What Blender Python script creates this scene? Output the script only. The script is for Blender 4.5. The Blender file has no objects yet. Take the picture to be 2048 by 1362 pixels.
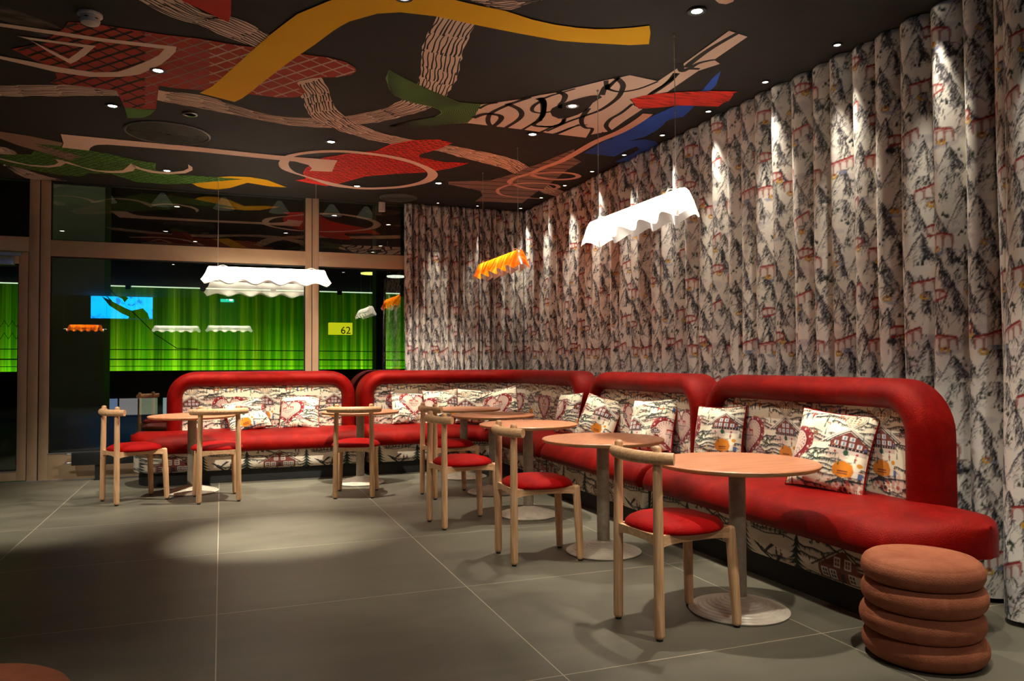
import bpy, bmesh, math, random
import numpy as np
from mathutils import Vector, Matrix, geometry

SC = bpy.context.scene
COL = SC.collection
PI = math.pi
R = math.radians

# ------------------------------------------------------------------ camera, world, exposure
F_PX, YAW, PITCH, ROLL, CAM_H = 1541.19, 0.360558598, 0.0271006464, -0.00440101066, 1.24
def cam_basis():
    cy, sy, cp, sp = math.cos(YAW), math.sin(YAW), math.cos(PITCH), math.sin(PITCH)
    F = Vector((sy*cp, cy*cp, sp)); Rt = Vector((cy, -sy, 0)); U = Rt.cross(F)
    cr, sr = math.cos(ROLL), math.sin(ROLL)
    return cr*Rt + sr*U, -sr*Rt + cr*U, F
CR, CU, CF = cam_basis()
cam = bpy.data.cameras.new('camera'); cam_o = bpy.data.objects.new('camera', cam); COL.objects.link(cam_o)
cam.sensor_fit = 'HORIZONTAL'; cam.sensor_width = 36.0; cam.lens = F_PX*36.0/2048.0
cam.clip_start = 0.05; cam.clip_end = 200
M = Matrix((CR, CU, -CF)).transposed().to_4x4(); M.translation = Vector((0, 0, CAM_H))
cam_o.matrix_world = M
SC.camera = cam_o
SC.view_settings.view_transform = 'Standard'; SC.view_settings.look = 'None'
SC.view_settings.gamma = 1.0; SC.view_settings.exposure = 0.45; SC.view_settings.use_curve_mapping = False
world = bpy.data.worlds.new('night'); SC.world = world; world.use_nodes = True
world.node_tree.nodes['Background'].inputs[0].default_value = (0.55, 0.45, 0.38, 1)
world.node_tree.nodes['Background'].inputs[1].default_value = 0.004
WARM = (1.0, 0.91, 0.76); NEUT = (1.0, 0.92, 0.78)

def at_z(x, y, z):                      # pixel of the 2048x1362 photograph -> point on a level plane
    d = CR*((x-1024)/F_PX) + CU*(-(y-681)/F_PX) + CF
    t = (z-CAM_H)/d.z
    return Vector((d.x*t, d.y*t, z))

CEIL = 3.19          # ceiling height
YW = 9.42            # window wall
XC = 3.70            # curtain wall

# ------------------------------------------------------------------ lamps of the room
def spot(name, loc, target, energy, size=70, blend=0.6, color=WARM, rad=0.03, parent=None):
    l = bpy.data.lights.new(name, 'SPOT'); l.energy = energy; l.spot_size = R(size); l.spot_blend = blend
    l.color = color; l.shadow_soft_size = rad
    o = bpy.data.objects.new(name, l); COL.objects.link(o)
    d = Vector(target)-Vector(loc)
    o.rotation_euler = d.to_track_quat('-Z', 'Y').to_euler()
    if parent is not None:
        o.parent = parent; o.location = Vector(loc)-parent.location
    else:
        o.location = loc
    return o

# ------------------------------------------------------------------ helpers
def lin(c):
    return tuple(((v/255.0)/12.92 if v/255.0 <= 0.04045 else ((v/255.0+0.055)/1.055)**2.4) for v in c)

class MB:
    """collects geometry of ONE mesh"""
    def __init__(s): s.v = []; s.f = []; s.m = []; s.uv = None
    def add(s, vs, fs, mi=0):
        b = len(s.v); s.v += [tuple(v) for v in vs]
        s.f += [tuple(i+b for i in f) for f in fs]; s.m += [mi]*len(fs)
        return s
    def box(s, x0, x1, y0, y1, z0, z1, mi=0, bev=0.0):
        if bev <= 0:
            vs = [(x, y, z) for z in (z0, z1) for y in (y0, y1) for x in (x0, x1)]
            fs = [(0,2,3,1), (4,5,7,6), (0,1,5,4), (2,6,7,3), (0,4,6,2), (1,3,7,5)]
            return s.add(vs, fs, mi)
        bm = bmesh.new(); bmesh.ops.create_cube(bm, size=1)
        for v in bm.verts:
            v.co = Vector(((x0+x1)/2+v.co.x*(x1-x0), (y0+y1)/2+v.co.y*(y1-y0), (z0+z1)/2+v.co.z*(z1-z0)))
        bmesh.ops.bevel(bm, geom=bm.edges[:], offset=bev, segments=2, affect='EDGES', profile=0.6)
        bm.verts.index_update()
        s.add([v.co[:] for v in bm.verts], [[v.index for v in f.verts] for f in bm.faces], mi); bm.free()
        return s
    def tube(s, pts, rad, n=12, mi=0, cap=True, rnd=0):
        """tube along points, rad number or list; rounded ends if rnd"""
        P = [Vector(p) for p in pts]
        rr = [rad]*len(P) if not hasattr(rad, '__len__') else list(rad)
        if rnd:
            k = 4
            d0 = (P[0]-P[1]).normalized(); d1 = (P[-1]-P[-2]).normalized()
            A = []; ra = []
            for i in range(k):
                a = PI/2*(i+0.35)/k
                A.append(P[0]+d0*(rr[0]*rnd*(math.cos(a)))); ra.append(rr[0]*math.sin(a) if rnd >= 1 else rr[0]*(1-rnd+rnd*math.sin(a)))
            B = []; rb = []
            for i in range(k-1, -1, -1):
                a = PI/2*(i+0.35)/k
                B.append(P[-1]+d1*(rr[-1]*rnd*(math.cos(a)))); rb.append(rr[-1]*math.sin(a) if rnd >= 1 else rr[-1]*(1-rnd+rnd*math.sin(a)))
            P = A+P+B; rr = ra+rr+rb
        t0 = (P[1]-P[0]).normalized()
        u = Vector((0, 0, 1)) if abs(t0.z) < 0.9 else Vector((1, 0, 0))
        u = (u-t0*u.dot(t0)).normalized()
        vs = []; fs = []
        for i, p in enumerate(P):
            t = (P[min(i+1, len(P)-1)]-P[max(i-1, 0)]).normalized()
            u = (u-t*u.dot(t)).normalized(); w = t.cross(u)
            for j in range(n):
                a = 2*PI*j/n
                vs.append(p+(u*math.cos(a)+w*math.sin(a))*rr[i])
        for i in range(len(P)-1):
            for j in range(n):
                k = (j+1) % n
                fs.append((i*n+j, i*n+k, (i+1)*n+k, (i+1)*n+j))
        if cap:
            fs.append(tuple(range(n-1, -1, -1))); fs.append(tuple((len(P)-1)*n+j for j in range(n)))
        return s.add(vs, fs, mi)
    def lathe(s, prof, n=48, c=(0, 0), mi=0, squash=1.0):
        vs = []; fs = []
        for r, z in prof:
            for j in range(n):
                a = 2*PI*j/n
                vs.append((c[0]+r*math.cos(a), c[1]+r*math.sin(a)*squash, z))
        for i in range(len(prof)-1):
            for j in range(n):
                k = (j+1) % n
                fs.append((i*n+j, i*n+k, (i+1)*n+k, (i+1)*n+j))
        if prof[0][0] > 1e-6: fs.append(tuple(range(n-1, -1, -1)))
        if prof[-1][0] > 1e-6: fs.append(tuple((len(prof)-1)*n+j for j in range(n)))
        return s.add(vs, fs, mi)
    def grid(s, P, mi=0, flip=False):
        """P[i][j] points"""
        n = len(P); m = len(P[0]); vs = [p for row in P for p in row]
        fs = []
        for i in range(n-1):
            for j in range(m-1):
                q = (i*m+j, i*m+j+1, (i+1)*m+j+1, (i+1)*m+j)
                fs.append(q[::-1] if flip else q)
        return s.add(vs, fs, mi)
    def build(s, name, mats, parent=None, smooth=True, sharp=40, loc=None):
        me = bpy.data.meshes.new(name)
        me.from_pydata(s.v, [], s.f)
        for m in (mats if isinstance(mats, (list, tuple)) else [mats]): me.materials.append(m)
        me.polygons.foreach_set('material_index', s.m)
        me.polygons.foreach_set('use_smooth', [smooth]*len(s.f))
        if smooth and sharp:
            me.set_sharp_from_angle(angle=R(sharp))
        me.validate(); me.update()
        o = bpy.data.objects.new(name, me); COL.objects.link(o)
        if parent is not None: o.parent = parent
        if loc: o.location = loc
        return o

def tag(o, label=None, cat=None, group=None, kind=None):
    if label: o['label'] = label
    if cat: o['category'] = cat
    if group: o['group'] = group
    if kind: o['kind'] = kind
    return o
def empty(name, loc=(0, 0, 0), rz=0, **k):
    o = bpy.data.objects.new(name, None); COL.objects.link(o); o.location = loc; o.rotation_euler = (0, 0, rz)
    o.empty_display_size = 0.1
    return tag(o, **k)
def copy_tree(o, parent=None):
    c = o.copy(); COL.objects.link(c)
    if parent is not None: c.parent = parent
    for ch in list(o.children): copy_tree(ch, c)
    return c

def fast_mesh(name, verts, quads, mat, colors=None, parent=None, smooth=True):
    """big grids straight from numpy arrays"""
    me = bpy.data.meshes.new(name)
    nv, nq = len(verts), len(quads)
    me.vertices.add(nv); me.loops.add(nq*4); me.polygons.add(nq)
    me.vertices.foreach_set('co', np.asarray(verts, np.float32).ravel())
    me.loops.foreach_set('vertex_index', np.asarray(quads, np.int32).ravel())
    me.polygons.foreach_set('loop_start', np.arange(0, nq*4, 4, dtype=np.int32))
    me.polygons.foreach_set('use_smooth', np.full(nq, smooth, dtype=bool))
    me.materials.append(mat)
    me.update(calc_edges=True)
    if colors is not None:
        ca = me.color_attributes.new('Pattern', 'FLOAT_COLOR', 'POINT')
        c4 = np.ones((nv, 4), np.float32); c4[:, :3] = colors
        ca.data.foreach_set('color', c4.ravel())
    o = bpy.data.objects.new(name, me); COL.objects.link(o)
    if parent is not None: o.parent = parent
    return o
def grid_quads(n, m, flip=False):
    i, j = np.meshgrid(np.arange(n-1), np.arange(m-1), indexing='ij')
    a = i*m+j
    q = np.stack([a, a+1, a+m+1, a+m], -1).reshape(-1, 4)
    return q[:, ::-1] if flip else q

# ------------------------------------------------------------------ materials
def new_mat(name):
    m = bpy.data.materials.new(name); m.use_nodes = True
    nt = m.node_tree; b = nt.nodes['Principled BSDF']
    return m, nt, b
def N(nt, t, **k):
    n = nt.nodes.new(t)
    for a, v in k.items(): setattr(n, a, v)
    return n
def ramp(nt, stops):
    n = nt.nodes.new('ShaderNodeValToRGB'); e = n.color_ramp.elements
    while len(e) < len(stops): e.new(0.5)
    for i, (p, c) in enumerate(stops): e[i].position = p; e[i].color = (*c[:3], 1)
    return n
def obj_co(nt, scale=(1, 1, 1), rot=(0, 0, 0)):
    tc = N(nt, 'ShaderNodeTexCoord'); mp = N(nt, 'ShaderNodeMapping')
    nt.links.new(tc.outputs['Object'], mp.inputs[0]); mp.inputs['Scale'].default_value = scale; mp.inputs['Rotation'].default_value = rot
    return mp
def noisy(name, c0, c1, scale=5, rough=0.6, stretch=(1, 1, 1), metal=0.0, bump=0.0, bscale=None, spec=0.5, detail=5, lo=0.35, hi=0.65, sheen=0, sheen_tint=None, rvar=0):
    m, nt, b = new_mat(name)
    mp = obj_co(nt, stretch)
    n = N(nt, 'ShaderNodeTexNoise'); n.inputs['Scale'].default_value = scale; n.inputs['Detail'].default_value = detail
    nt.links.new(mp.outputs[0], n.inputs['Vector'])
    r = ramp(nt, [(lo, c0), (hi, c1)]); nt.links.new(n.outputs['Fac'], r.inputs[0]); nt.links.new(r.outputs[0], b.inputs['Base Color'])
    b.inputs['Roughness'].default_value = rough; b.inputs['Metallic'].default_value = metal
    b.inputs['Specular IOR Level'].default_value = spec
    if sheen:
        b.inputs['Sheen Weight'].default_value = sheen; b.inputs['Sheen Roughness'].default_value = 0.4
        b.inputs['Sheen Tint'].default_value = (*(sheen_tint or c1), 1)
    if rvar:
        mr = N(nt, 'ShaderNodeMapRange'); mr.inputs['To Min'].default_value = rough-rvar; mr.inputs['To Max'].default_value = rough+rvar
        nt.links.new(n.outputs['Fac'], mr.inputs['Value']); nt.links.new(mr.outputs[0], b.inputs['Roughness'])
    if bump:
        n2 = N(nt, 'ShaderNodeTexNoise'); n2.inputs['Scale'].default_value = bscale or scale*8; n2.inputs['Detail'].default_value = 3
        nt.links.new(mp.outputs[0], n2.inputs['Vector'])
        bp = N(nt, 'ShaderNodeBump'); bp.inputs['Strength'].default_value = bump; bp.inputs['Distance'].default_value = 0.004
        nt.links.new(n2.outputs['Fac'], bp.inputs['Height']); nt.links.new(bp.outputs[0], b.inputs['Normal'])
    return m
def plain(name, c, rough=0.5, metal=0.0, spec=0.5):
    return noisy(name, tuple(v*0.93 for v in c), tuple(min(1, v*1.07) for v in c), 9, rough, metal=metal, spec=spec)
def emit(name, c, s):
    m, nt, b = new_mat(name); nt.nodes.remove(b)
    e = N(nt, 'ShaderNodeEmission'); e.inputs[0].default_value = (*c, 1); e.inputs[1].default_value = s
    nt.links.new(e.outputs[0], nt.nodes['Material Output'].inputs[0])
    return m

def velvet(name, c0, c1, hl, spec=0.42, rough=0.50):
    m, nt, b = new_mat(name)
    mp = obj_co(nt)
    n = N(nt, 'ShaderNodeTexNoise'); n.inputs['Scale'].default_value = 7.0; n.inputs['Detail'].default_value = 7; n.inputs['Roughness'].default_value = 0.68
    n.inputs['Distortion'].default_value = 0.6
    nt.links.new(mp.outputs[0], n.inputs['Vector'])
    r = ramp(nt, [(0.25, c0), (0.55, c1), (0.85, hl)]); nt.links.new(n.outputs['Fac'], r.inputs[0])
    nt.links.new(r.outputs[0], b.inputs['Base Color'])
    b.inputs['Roughness'].default_value = rough; b.inputs['Specular IOR Level'].default_value = spec; b.inputs['Specular Tint'].default_value = (1, .5*hl[1]/hl[0]+.10, .5*hl[2]/hl[0]+.06, 1)
    b.inputs['Sheen Weight'].default_value = 0.16; b.inputs['Sheen Roughness'].default_value = 0.3; b.inputs['Sheen Tint'].default_value = (*hl, 1)
    n2 = N(nt, 'ShaderNodeTexNoise'); n2.inputs['Scale'].default_value = 190; n2.inputs['Detail'].default_value = 3
    nt.links.new(mp.outputs[0], n2.inputs['Vector'])
    bp = N(nt, 'ShaderNodeBump'); bp.inputs['Strength'].default_value = 0.6; bp.inputs['Distance'].default_value = 0.004
    nt.links.new(n2.outputs['Fac'], bp.inputs['Height']); nt.links.new(bp.outputs[0], b.inputs['Normal'])
    return m

def wood(name, c0, c1, scale=(30, 30, 2.2), rough=0.42):
    m, nt, b = new_mat(name)
    mp = obj_co(nt, scale)
    n = N(nt, 'ShaderNodeTexNoise'); n.inputs['Scale'].default_value = 1.6; n.inputs['Detail'].default_value = 6; n.inputs['Distortion'].default_value = 1.2
    nt.links.new(mp.outputs[0], n.inputs['Vector'])
    r = ramp(nt, [(0.36, c0), (0.62, c1)]); nt.links.new(n.outputs['Fac'], r.inputs[0]); nt.links.new(r.outputs[0], b.inputs['Base Color'])
    b.inputs['Roughness'].default_value = rough
    return m

MAT = {}
MAT['velvet'] = velvet('red_velvet', (0.10, 0.0010, 0.0008), (0.18, 0.0022, 0.0016), (0.31, 0.009, 0.0045))
MAT['seatpad'] = velvet('chair_velvet', (0.20, 0.002, 0.003), (0.33, 0.004, 0.004), (0.46, 0.012, 0.010), .18, .6)
MAT['pouf'] = velvet('terracotta_velvet', (0.25, 0.075, 0.038), (0.36, 0.12, 0.062), (0.46, 0.17, 0.09), .15, .65)
MAT['ash'] = wood('ash_wood', lin((212, 160, 112)), lin((238, 192, 144)))
MAT['ash_h'] = wood('ash_wood_level', lin((212, 160, 112)), lin((238, 192, 144)), (30, 2.5, 30))
MAT['top'] = wood('beech_laminate', lin((178, 112, 78)), lin((198, 132, 94)), (3, 22, 3), 0.38)
MAT['edge'] = wood('beech_edge', lin((196, 150, 98)), lin((226, 182, 126)), (6, 6, 60), 0.45)
MAT['post'] = noisy('beige_metal', lin((150, 140, 120)), lin((168, 156, 136)), 30, 0.42)
MAT['base'] = noisy('enamel_base', lin((196, 184, 164)), lin((222, 210, 190)), 12, 0.32)
MAT['frame'] = noisy('bronze_aluminium', lin((196, 166, 130)), lin((208, 178, 142)), 3, 0.40, metal=0.25, spec=0.4, bump=0.03, bscale=300)
MAT['gasket'] = plain('black_gasket', (0.008, 0.008, 0.008), 0.6)
MAT['black'] = plain('black_lacquer', (0.010, 0.011, 0.010), 0.45)
MAT['plinth'] = noisy('black_plinth', (0.006, 0.007, 0.006), (0.014, 0.014, 0.013), 200, 0.7)
MAT['chrome'] = plain('chrome', (0.7, 0.7, 0.7), 0.2, 1.0)
MAT['steel'] = plain('brushed_steel', (0.5, 0.48, 0.45), 0.35, 0.8)
MAT['white_plastic'] = plain('white_plastic', (0.65, 0.6, 0.52), 0.4)
MAT['wall_dark'] = noisy('dark_plaster', (0.035, 0.028, 0.022), (0.05, 0.04, 0.032), 3, 0.85)
MAT['wire'] = plain('steel_wire', (0.6, 0.57, 0.52), 0.3, 0.6)

# floor: large format stone-look tiles with pale joints
def floor_mat():
    m, nt, b = new_mat('grey_floor_tiles')
    L = nt.links.new
    tc = N(nt, 'ShaderNodeTexCoord'); sp = N(nt, 'ShaderNodeSeparateXYZ'); L(tc.outputs['Object'], sp.inputs[0])
    def line(out, off, pitch, hw):
        a = N(nt, 'ShaderNodeMath', operation='ADD'); L(out, a.inputs[0]); a.inputs[1].default_value = -off+50*pitch
        d = N(nt, 'ShaderNodeMath', operation='DIVIDE'); L(a.outputs[0], d.inputs[0]); d.inputs[1].default_value = pitch
        f = N(nt, 'ShaderNodeMath', operation='FRACT'); L(d.outputs[0], f.inputs[0])
        p = N(nt, 'ShaderNodeMath', operation='PINGPONG'); L(f.outputs[0], p.inputs[0]); p.inputs[1].default_value = 0.5
        l = N(nt, 'ShaderNodeMath', operation='LESS_THAN'); L(p.outputs[0], l.inputs[0]); l.inputs[1].default_value = hw/pitch
        fl = N(nt, 'ShaderNodeMath', operation='FLOOR'); L(d.outputs[0], fl.inputs[0])
        return l.outputs[0], fl.outputs[0]
    lx, ix = line(sp.outputs[0], -0.015, 1.286, 0.0022); ly, iy = line(sp.outputs[1], 2.812, 1.290, 0.0022)
    mx = N(nt, 'ShaderNodeMath', operation='MAXIMUM'); L(lx, mx.inputs[0]); L(ly, mx.inputs[1])
    n = N(nt, 'ShaderNodeTexNoise'); n.inputs['Scale'].default_value = 1.3; n.inputs['Detail'].default_value = 9; n.inputs['Roughness'].default_value = 0.62; n.inputs['Distortion'].default_value = 0.5
    cm = N(nt, 'ShaderNodeCombineXYZ'); L(ix, cm.inputs[0]); L(iy, cm.inputs[1])
    wn = N(nt, 'ShaderNodeTexWhiteNoise', noise_dimensions='2D'); L(cm.outputs[0], wn.inputs['Vector'])
    ad = N(nt, 'ShaderNodeVectorMath', operation='MULTIPLY_ADD'); L(wn.outputs['Color'], ad.inputs[0]); ad.inputs[1].default_value = (9, 9, 9); L(tc.outputs['Object'], ad.inputs[2])
    mp = N(nt, 'ShaderNodeMapping'); mp.inputs['Scale'].default_value = (1.0, 2.2, 1); L(ad.outputs[0], mp.inputs[0]); L(mp.outputs[0], n.inputs['Vector'])
    r = ramp(nt, [(0.3, (0.098, 0.090, 0.064)), (0.7, (0.168, 0.152, 0.108))]); L(n.outputs['Fac'], r.inputs[0])
    mix = N(nt, 'ShaderNodeMix', data_type='RGBA'); L(mx.outputs[0], mix.inputs[0]); L(r.outputs[0], mix.inputs[6]); mix.inputs[7].default_value = (0.52, 0.45, 0.32, 1)
    L(mix.outputs[2], b.inputs['Base Color'])
    mr = N(nt, 'ShaderNodeMapRange'); L(n.outputs['Fac'], mr.inputs['Value']); mr.inputs['To Min'].default_value = 0.36; mr.inputs['To Max'].default_value = 0.56
    L(mr.outputs[0], b.inputs['Roughness']); b.inputs['Specular IOR Level'].default_value = 0.45
    return m
MAT['floor'] = floor_mat()

def glass_mat():
    m, nt, b = new_mat('window_glass'); nt.nodes.remove(b); L = nt.links.new
    tr = N(nt, 'ShaderNodeBsdfTransparent'); tr.inputs[0].default_value = (0.80, 0.84, 0.80, 1)
    gl = N(nt, 'ShaderNodeBsdfGlossy'); gl.inputs['Roughness'].default_value = 0.0; gl.inputs[0].default_value = (1, 0.97, 0.93, 1)
    fr = N(nt, 'ShaderNodeFresnel'); fr.inputs[0].default_value = 1.5
    mr = N(nt, 'ShaderNodeMath', operation='MULTIPLY_ADD'); L(fr.outputs[0], mr.inputs[0]); mr.inputs[1].default_value = 1.8; mr.inputs[2].default_value = 0.09
    mr.use_clamp = True
    mx = N(nt, 'ShaderNodeMixShader'); L(mr.outputs[0], mx.inputs[0]); L(tr.outputs[0], mx.inputs[1]); L(gl.outputs[0], mx.inputs[2])
    L(mx.outputs[0], nt.nodes['Material Output'].inputs[0])
    return m
MAT['glass'] = glass_mat()

def pattern_mat(name, rough=0.85, sheen=0.15, dirt=0.06):
    m, nt, b = new_mat(name); L = nt.links.new
    at = N(nt, 'ShaderNodeAttribute'); at.attribute_name = 'Pattern'
    mp = obj_co(nt); n = N(nt, 'ShaderNodeTexNoise'); n.inputs['Scale'].default_value = 300; n.inputs['Detail'].default_value = 2
    L(mp.outputs[0], n.inputs['Vector'])
    r = ramp(nt, [(0.3, (1-dirt,)*3), (0.7, (1, 1, 1))]); L(n.outputs['Fac'], r.inputs[0])
    mx = N(nt, 'ShaderNodeMix', data_type='RGBA', blend_type='MULTIPLY'); mx.inputs[0].default_value = 1
    L(at.outputs['Color'], mx.inputs[6]); L(r.outputs[0], mx.inputs[7]); L(mx.outputs[2], b.inputs['Base Color'])
    b.inputs['Roughness'].default_value = rough; b.inputs['Sheen Weight'].default_value = sheen; b.inputs['Specular IOR Level'].default_value = 0.25
    return m
MAT['toile'] = pattern_mat('alpine_print_fabric')
MAT['curtain'] = pattern_mat('mountain_print_curtain', 0.8, 0.1)
# ------------------------------------------------------------------ printed patterns, drawn in code on a repeating tile
class Tile:
    def __init__(s, w, h, res, base):
        s.w, s.h, s.r = w, h, res
        s.nx, s.ny = int(round(w/res)), int(round(h/res))
        s.a = np.empty((s.ny, s.nx, 3), np.float32); s.a[:] = base
    def poly(s, pts, col, alpha=1.0):
        P = np.asarray(pts, float)/s.r
        x0, y0 = np.floor(P.min(0)).astype(int); x1, y1 = np.ceil(P.max(0)).astype(int)
        if x1 <= x0: x1 = x0+1
        if y1 <= y0: y1 = y0+1
        X, Y = np.meshgrid(np.arange(x0, x1)+0.5, np.arange(y0, y1)+0.5)
        ins = np.zeros(X.shape, bool); n = len(P)
        for i in range(n):
            ax, ay = P[i]; bx, by = P[(i+1) % n]
            if ay == by: continue
            c = (ay > Y) != (by > Y)
            ins ^= c & (X < (bx-ax)*(Y-ay)/(by-ay)+ax)
        yy, xx = np.nonzero(ins)
        yy = (yy+y0) % s.ny; xx = (xx+x0) % s.nx
        c = np.asarray(col, np.float32)
        s.a[yy, xx] = s.a[yy, xx]*(1-alpha)+c*alpha
    def stroke(s, pts, w, col, w1=None, alpha=1.0):
        P = np.asarray(pts, float); n = len(P)
        w1 = w if w1 is None else w1
        ws = np.linspace(w, w1, n)/2
        T = np.gradient(P, axis=0); T /= np.maximum(np.hypot(T[:, 0], T[:, 1]), 1e-9)[:, None]
        Nn = np.stack([-T[:, 1], T[:, 0]], 1)
        for i in range(n-1):
            s.poly([P[i]+Nn[i]*ws[i], P[i+1]+Nn[i+1]*ws[i+1], P[i+1]-Nn[i+1]*ws[i+1], P[i]-Nn[i]*ws[i]], col, alpha)
    def disc(s, c, r, col, n=14, sy=1.0, alpha=1.0):
        s.poly([(c[0]+r*math.cos(2*PI*k/n), c[1]+r*sy*math.sin(2*PI*k/n)) for k in range(n)], col, alpha)
    def ring(s, c, r, w, col, sy=1.0, n=20):
        s.stroke([(c[0]+r*math.cos(2*PI*k/n), c[1]+r*sy*math.sin(2*PI*k/n)) for k in range(n+1)], w, col)
    def sample(s, u, v):
        x = (np.asarray(u)/s.r-0.5) % s.nx; y = (np.asarray(v)/s.r-0.5) % s.ny
        x0 = np.floor(x).astype(int); y0 = np.floor(y).astype(int); fx = (x-x0)[..., None]; fy = (y-y0)[..., None]
        x1 = (x0+1) % s.nx; y1 = (y0+1) % s.ny; x0 %= s.nx; y0 %= s.ny
        A = s.a
        return (A[y0, x0]*(1-fx)+A[y0, x1]*fx)*(1-fy)+(A[y1, x0]*(1-fx)+A[y1, x1]*fx)*fy
    def soften(s):
        a = s.a; s.a = (a*2+np.roll(a, 1, 0)+np.roll(a, -1, 0)+np.roll(a, 1, 1)+np.roll(a, -1, 1))/6

INK = lin((34, 32, 38)); INK2 = lin((74, 70, 76))

def draw_curtain(res):
    rng = random.Random(11)
    T = Tile(0.74, 1.12, res, lin((236, 229, 216)))
    W, H = T.w, T.h
    for k in range(34):     # soft washes of lilac and grey cloud
        c = (rng.uniform(0, W), rng.uniform(0, H)); r = rng.uniform(.03, .09)
        T.disc(c, r, lin(rng.choice([(196, 184, 186), (206, 194, 192), (182, 172, 178)])), sy=rng.uniform(.3, .6), alpha=.5)
    def peak(x, y, w, h, sd, dark=1.0):
        q = random.Random(sd); top = (x+q.uniform(-.1, .1)*w, y+h)
        L = [(x-w/2, y)]; n = 6
        for i in range(1, n):
            t = i/n; L.append((x-w/2+(top[0]-x+w/2)*t+q.uniform(-.05, .05)*w, y+h*(t**1.15)+q.uniform(-.03, .03)*h))
        Rr = []
        for i in range(1, n+1):
            t = i/n; Rr.append((top[0]+(x+w/2-top[0])*t+q.uniform(-.05, .05)*w, y+h*(1-t**0.85)+q.uniform(-.03, .03)*h))
        T.poly(L+[top]+Rr, lin((233, 226, 214)))
        T.stroke(L+[top], .004, INK, .005); T.stroke([top]+Rr, .007, INK, .003)
        # shaded flank
        mid = [(top[0], top[1]), (x+.02*w, y+h*.62), (x+.12*w, y+h*.35), (x+.02*w, y+h*.1)]
        T.poly([top]+Rr[:-1]+[mid[3], mid[2], mid[1]], lin((118, 112, 120)), alpha=.55*dark)
        for k in range(int(50*dark)+10):      # ink hatching on the dark side
            t = q.random()**.8; px = top[0]+(x+w/2-top[0])*t*q.uniform(.1, .95); py = top[1]-h*t*.85
            ln = q.uniform(.12, .34)*h; a = q.uniform(-.5, .25)
            pts = [(px, py)]
            for j in range(3):
                px += math.sin(a)*ln/3+q.uniform(-.012, .012); py -= math.cos(a)*ln/3; pts.append((px, py))
            T.stroke(pts, q.uniform(.003, .0075), INK if q.random() < .7 else INK2, .0015)
        for k in range(22):                  # few lines on the lit side
            t = q.random(); px = top[0]-(top[0]-x+w/2)*t*q.uniform(.2, .9); py = top[1]-h*t*.9; ln = q.uniform(.1, .28)*h
            pts = [(px, py), (px-.01-.2*ln, py-.5*ln), (px+q.uniform(-.02, .02)-.2*ln, py-ln)]
            T.stroke(pts, q.uniform(.002, .0045), INK2 if q.random() < .4 else INK, .001)
    def trees(x, y, n, sd):
        q = random.Random(sd)
        for k in range(n):
            a, b = x+q.uniform(-.035, .035), y+q.uniform(-.02, .02); h = q.uniform(.016, .028); c = lin(q.choice([(44, 52, 44), (62, 70, 46), (36, 36, 38)]))
            for j in range(2): T.poly([(a-h*.42+j*.002, b+j*h*.35), (a, b+h*(.65+j*.35)), (a+h*.42-j*.002, b+j*h*.35)], c)
    def viaduct(pts, hgt, sd, red=(150, 38, 36)):
        P = np.asarray(pts, float)
        d = np.r_[0, np.cumsum(np.hypot(*np.diff(P, axis=0).T))]; n = max(3, int(d[-1]/.042))
        at = lambda t: (np.interp(t*d[-1], d, P[:, 0]), np.interp(t*d[-1], d, P[:, 1]))
        T.poly([*pts, *[(p[0], p[1]-hgt*.45) for p in pts[::-1]]], lin((178, 128, 116)))
        for k in range(n+1):
            a = at(k/n); T.poly([(a[0]-.006, a[1]), (a[0]+.006, a[1]), (a[0]+.0045, a[1]-hgt), (a[0]-.0045, a[1]-hgt)], lin((158, 104, 94)))
        for k in range(n):
            a = at((k+.5)/n); r = d[-1]/n*.36
            T.poly([(a[0]-r, a[1]-hgt*1.02)]+[(a[0]+r*math.cos(t), a[1]-hgt*.5+r*1.3*math.sin(t)) for t in np.linspace(PI, 0, 7)]+[(a[0]+r, a[1]-hgt*1.02)], lin((222, 210, 200)))
        T.stroke(pts, .011, lin(red)); T.stroke([(p[0], p[1]+.007) for p in pts], .0025, lin((60, 24, 26)))
        T.stroke([(p[0], p[1]-.008) for p in pts], .0022, lin((226, 200, 190)))
    def floatring(x, y):
        T.ring((x, y), .016, .012, lin((214, 160, 30)), sy=.75); T.disc((x+.003, y+.010), .010, lin((142, 74, 52)))
        T.ring((x, y), .024, .002, INK2, sy=.75)
    def lake(x, y, w):
        for k in range(3): T.stroke([(x-w/2+k*.01, y-k*.007), (x, y-.003-k*.007), (x+w/2-k*.012, y-k*.007)], .006, lin((142, 148, 176)), .003, .8)
    specs = []
    cols = [((i+.5*(j % 2))*W/5+.03, j*H/7) for j in range(7) for i in range(5)]
    rng.shuffle(cols)
    cols.sort(key=lambda c: -c[1])
    for i, (x, y) in enumerate(cols): peak(x+rng.uniform(-.03, .03), y+rng.uniform(-.03, .03), rng.uniform(.13, .21), rng.uniform(.14, .25), 40+i, rng.uniform(.5, 1.25))
    for i, (x, y) in enumerate([(.2, .1), (.38, .06), (.57, .12), (.72, .02), (.16, .37), (.35, .36), (.54, .36), (.71, .37), (.05, .57), (.24, .64), (.43, .6), (.62, .66), (.15, .88), (.34, .86), (.53, .85), (.7, .9), (.3, .5), (.6, .25), (.02, .2), (.45, 1.05), (.3, .22), (.12, 1.0), (.66, .56), (.4, .48), (.22, .8), (.5, .98)]):
        trees(x, y, 5, 80+i)
    viaduct([(.02, .235), (.10, .25), (.19, .238)], .07, 1)
    viaduct([(.40, .235), (.47, .25), (.54, .275), (.60, .30)], .065, 2)
    viaduct([(.56, .545), (.64, .56), (.72, .59)], .06, 4)
    viaduct([(.03, .79), (.11, .80), (.18, .785)], .07, 5)
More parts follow.
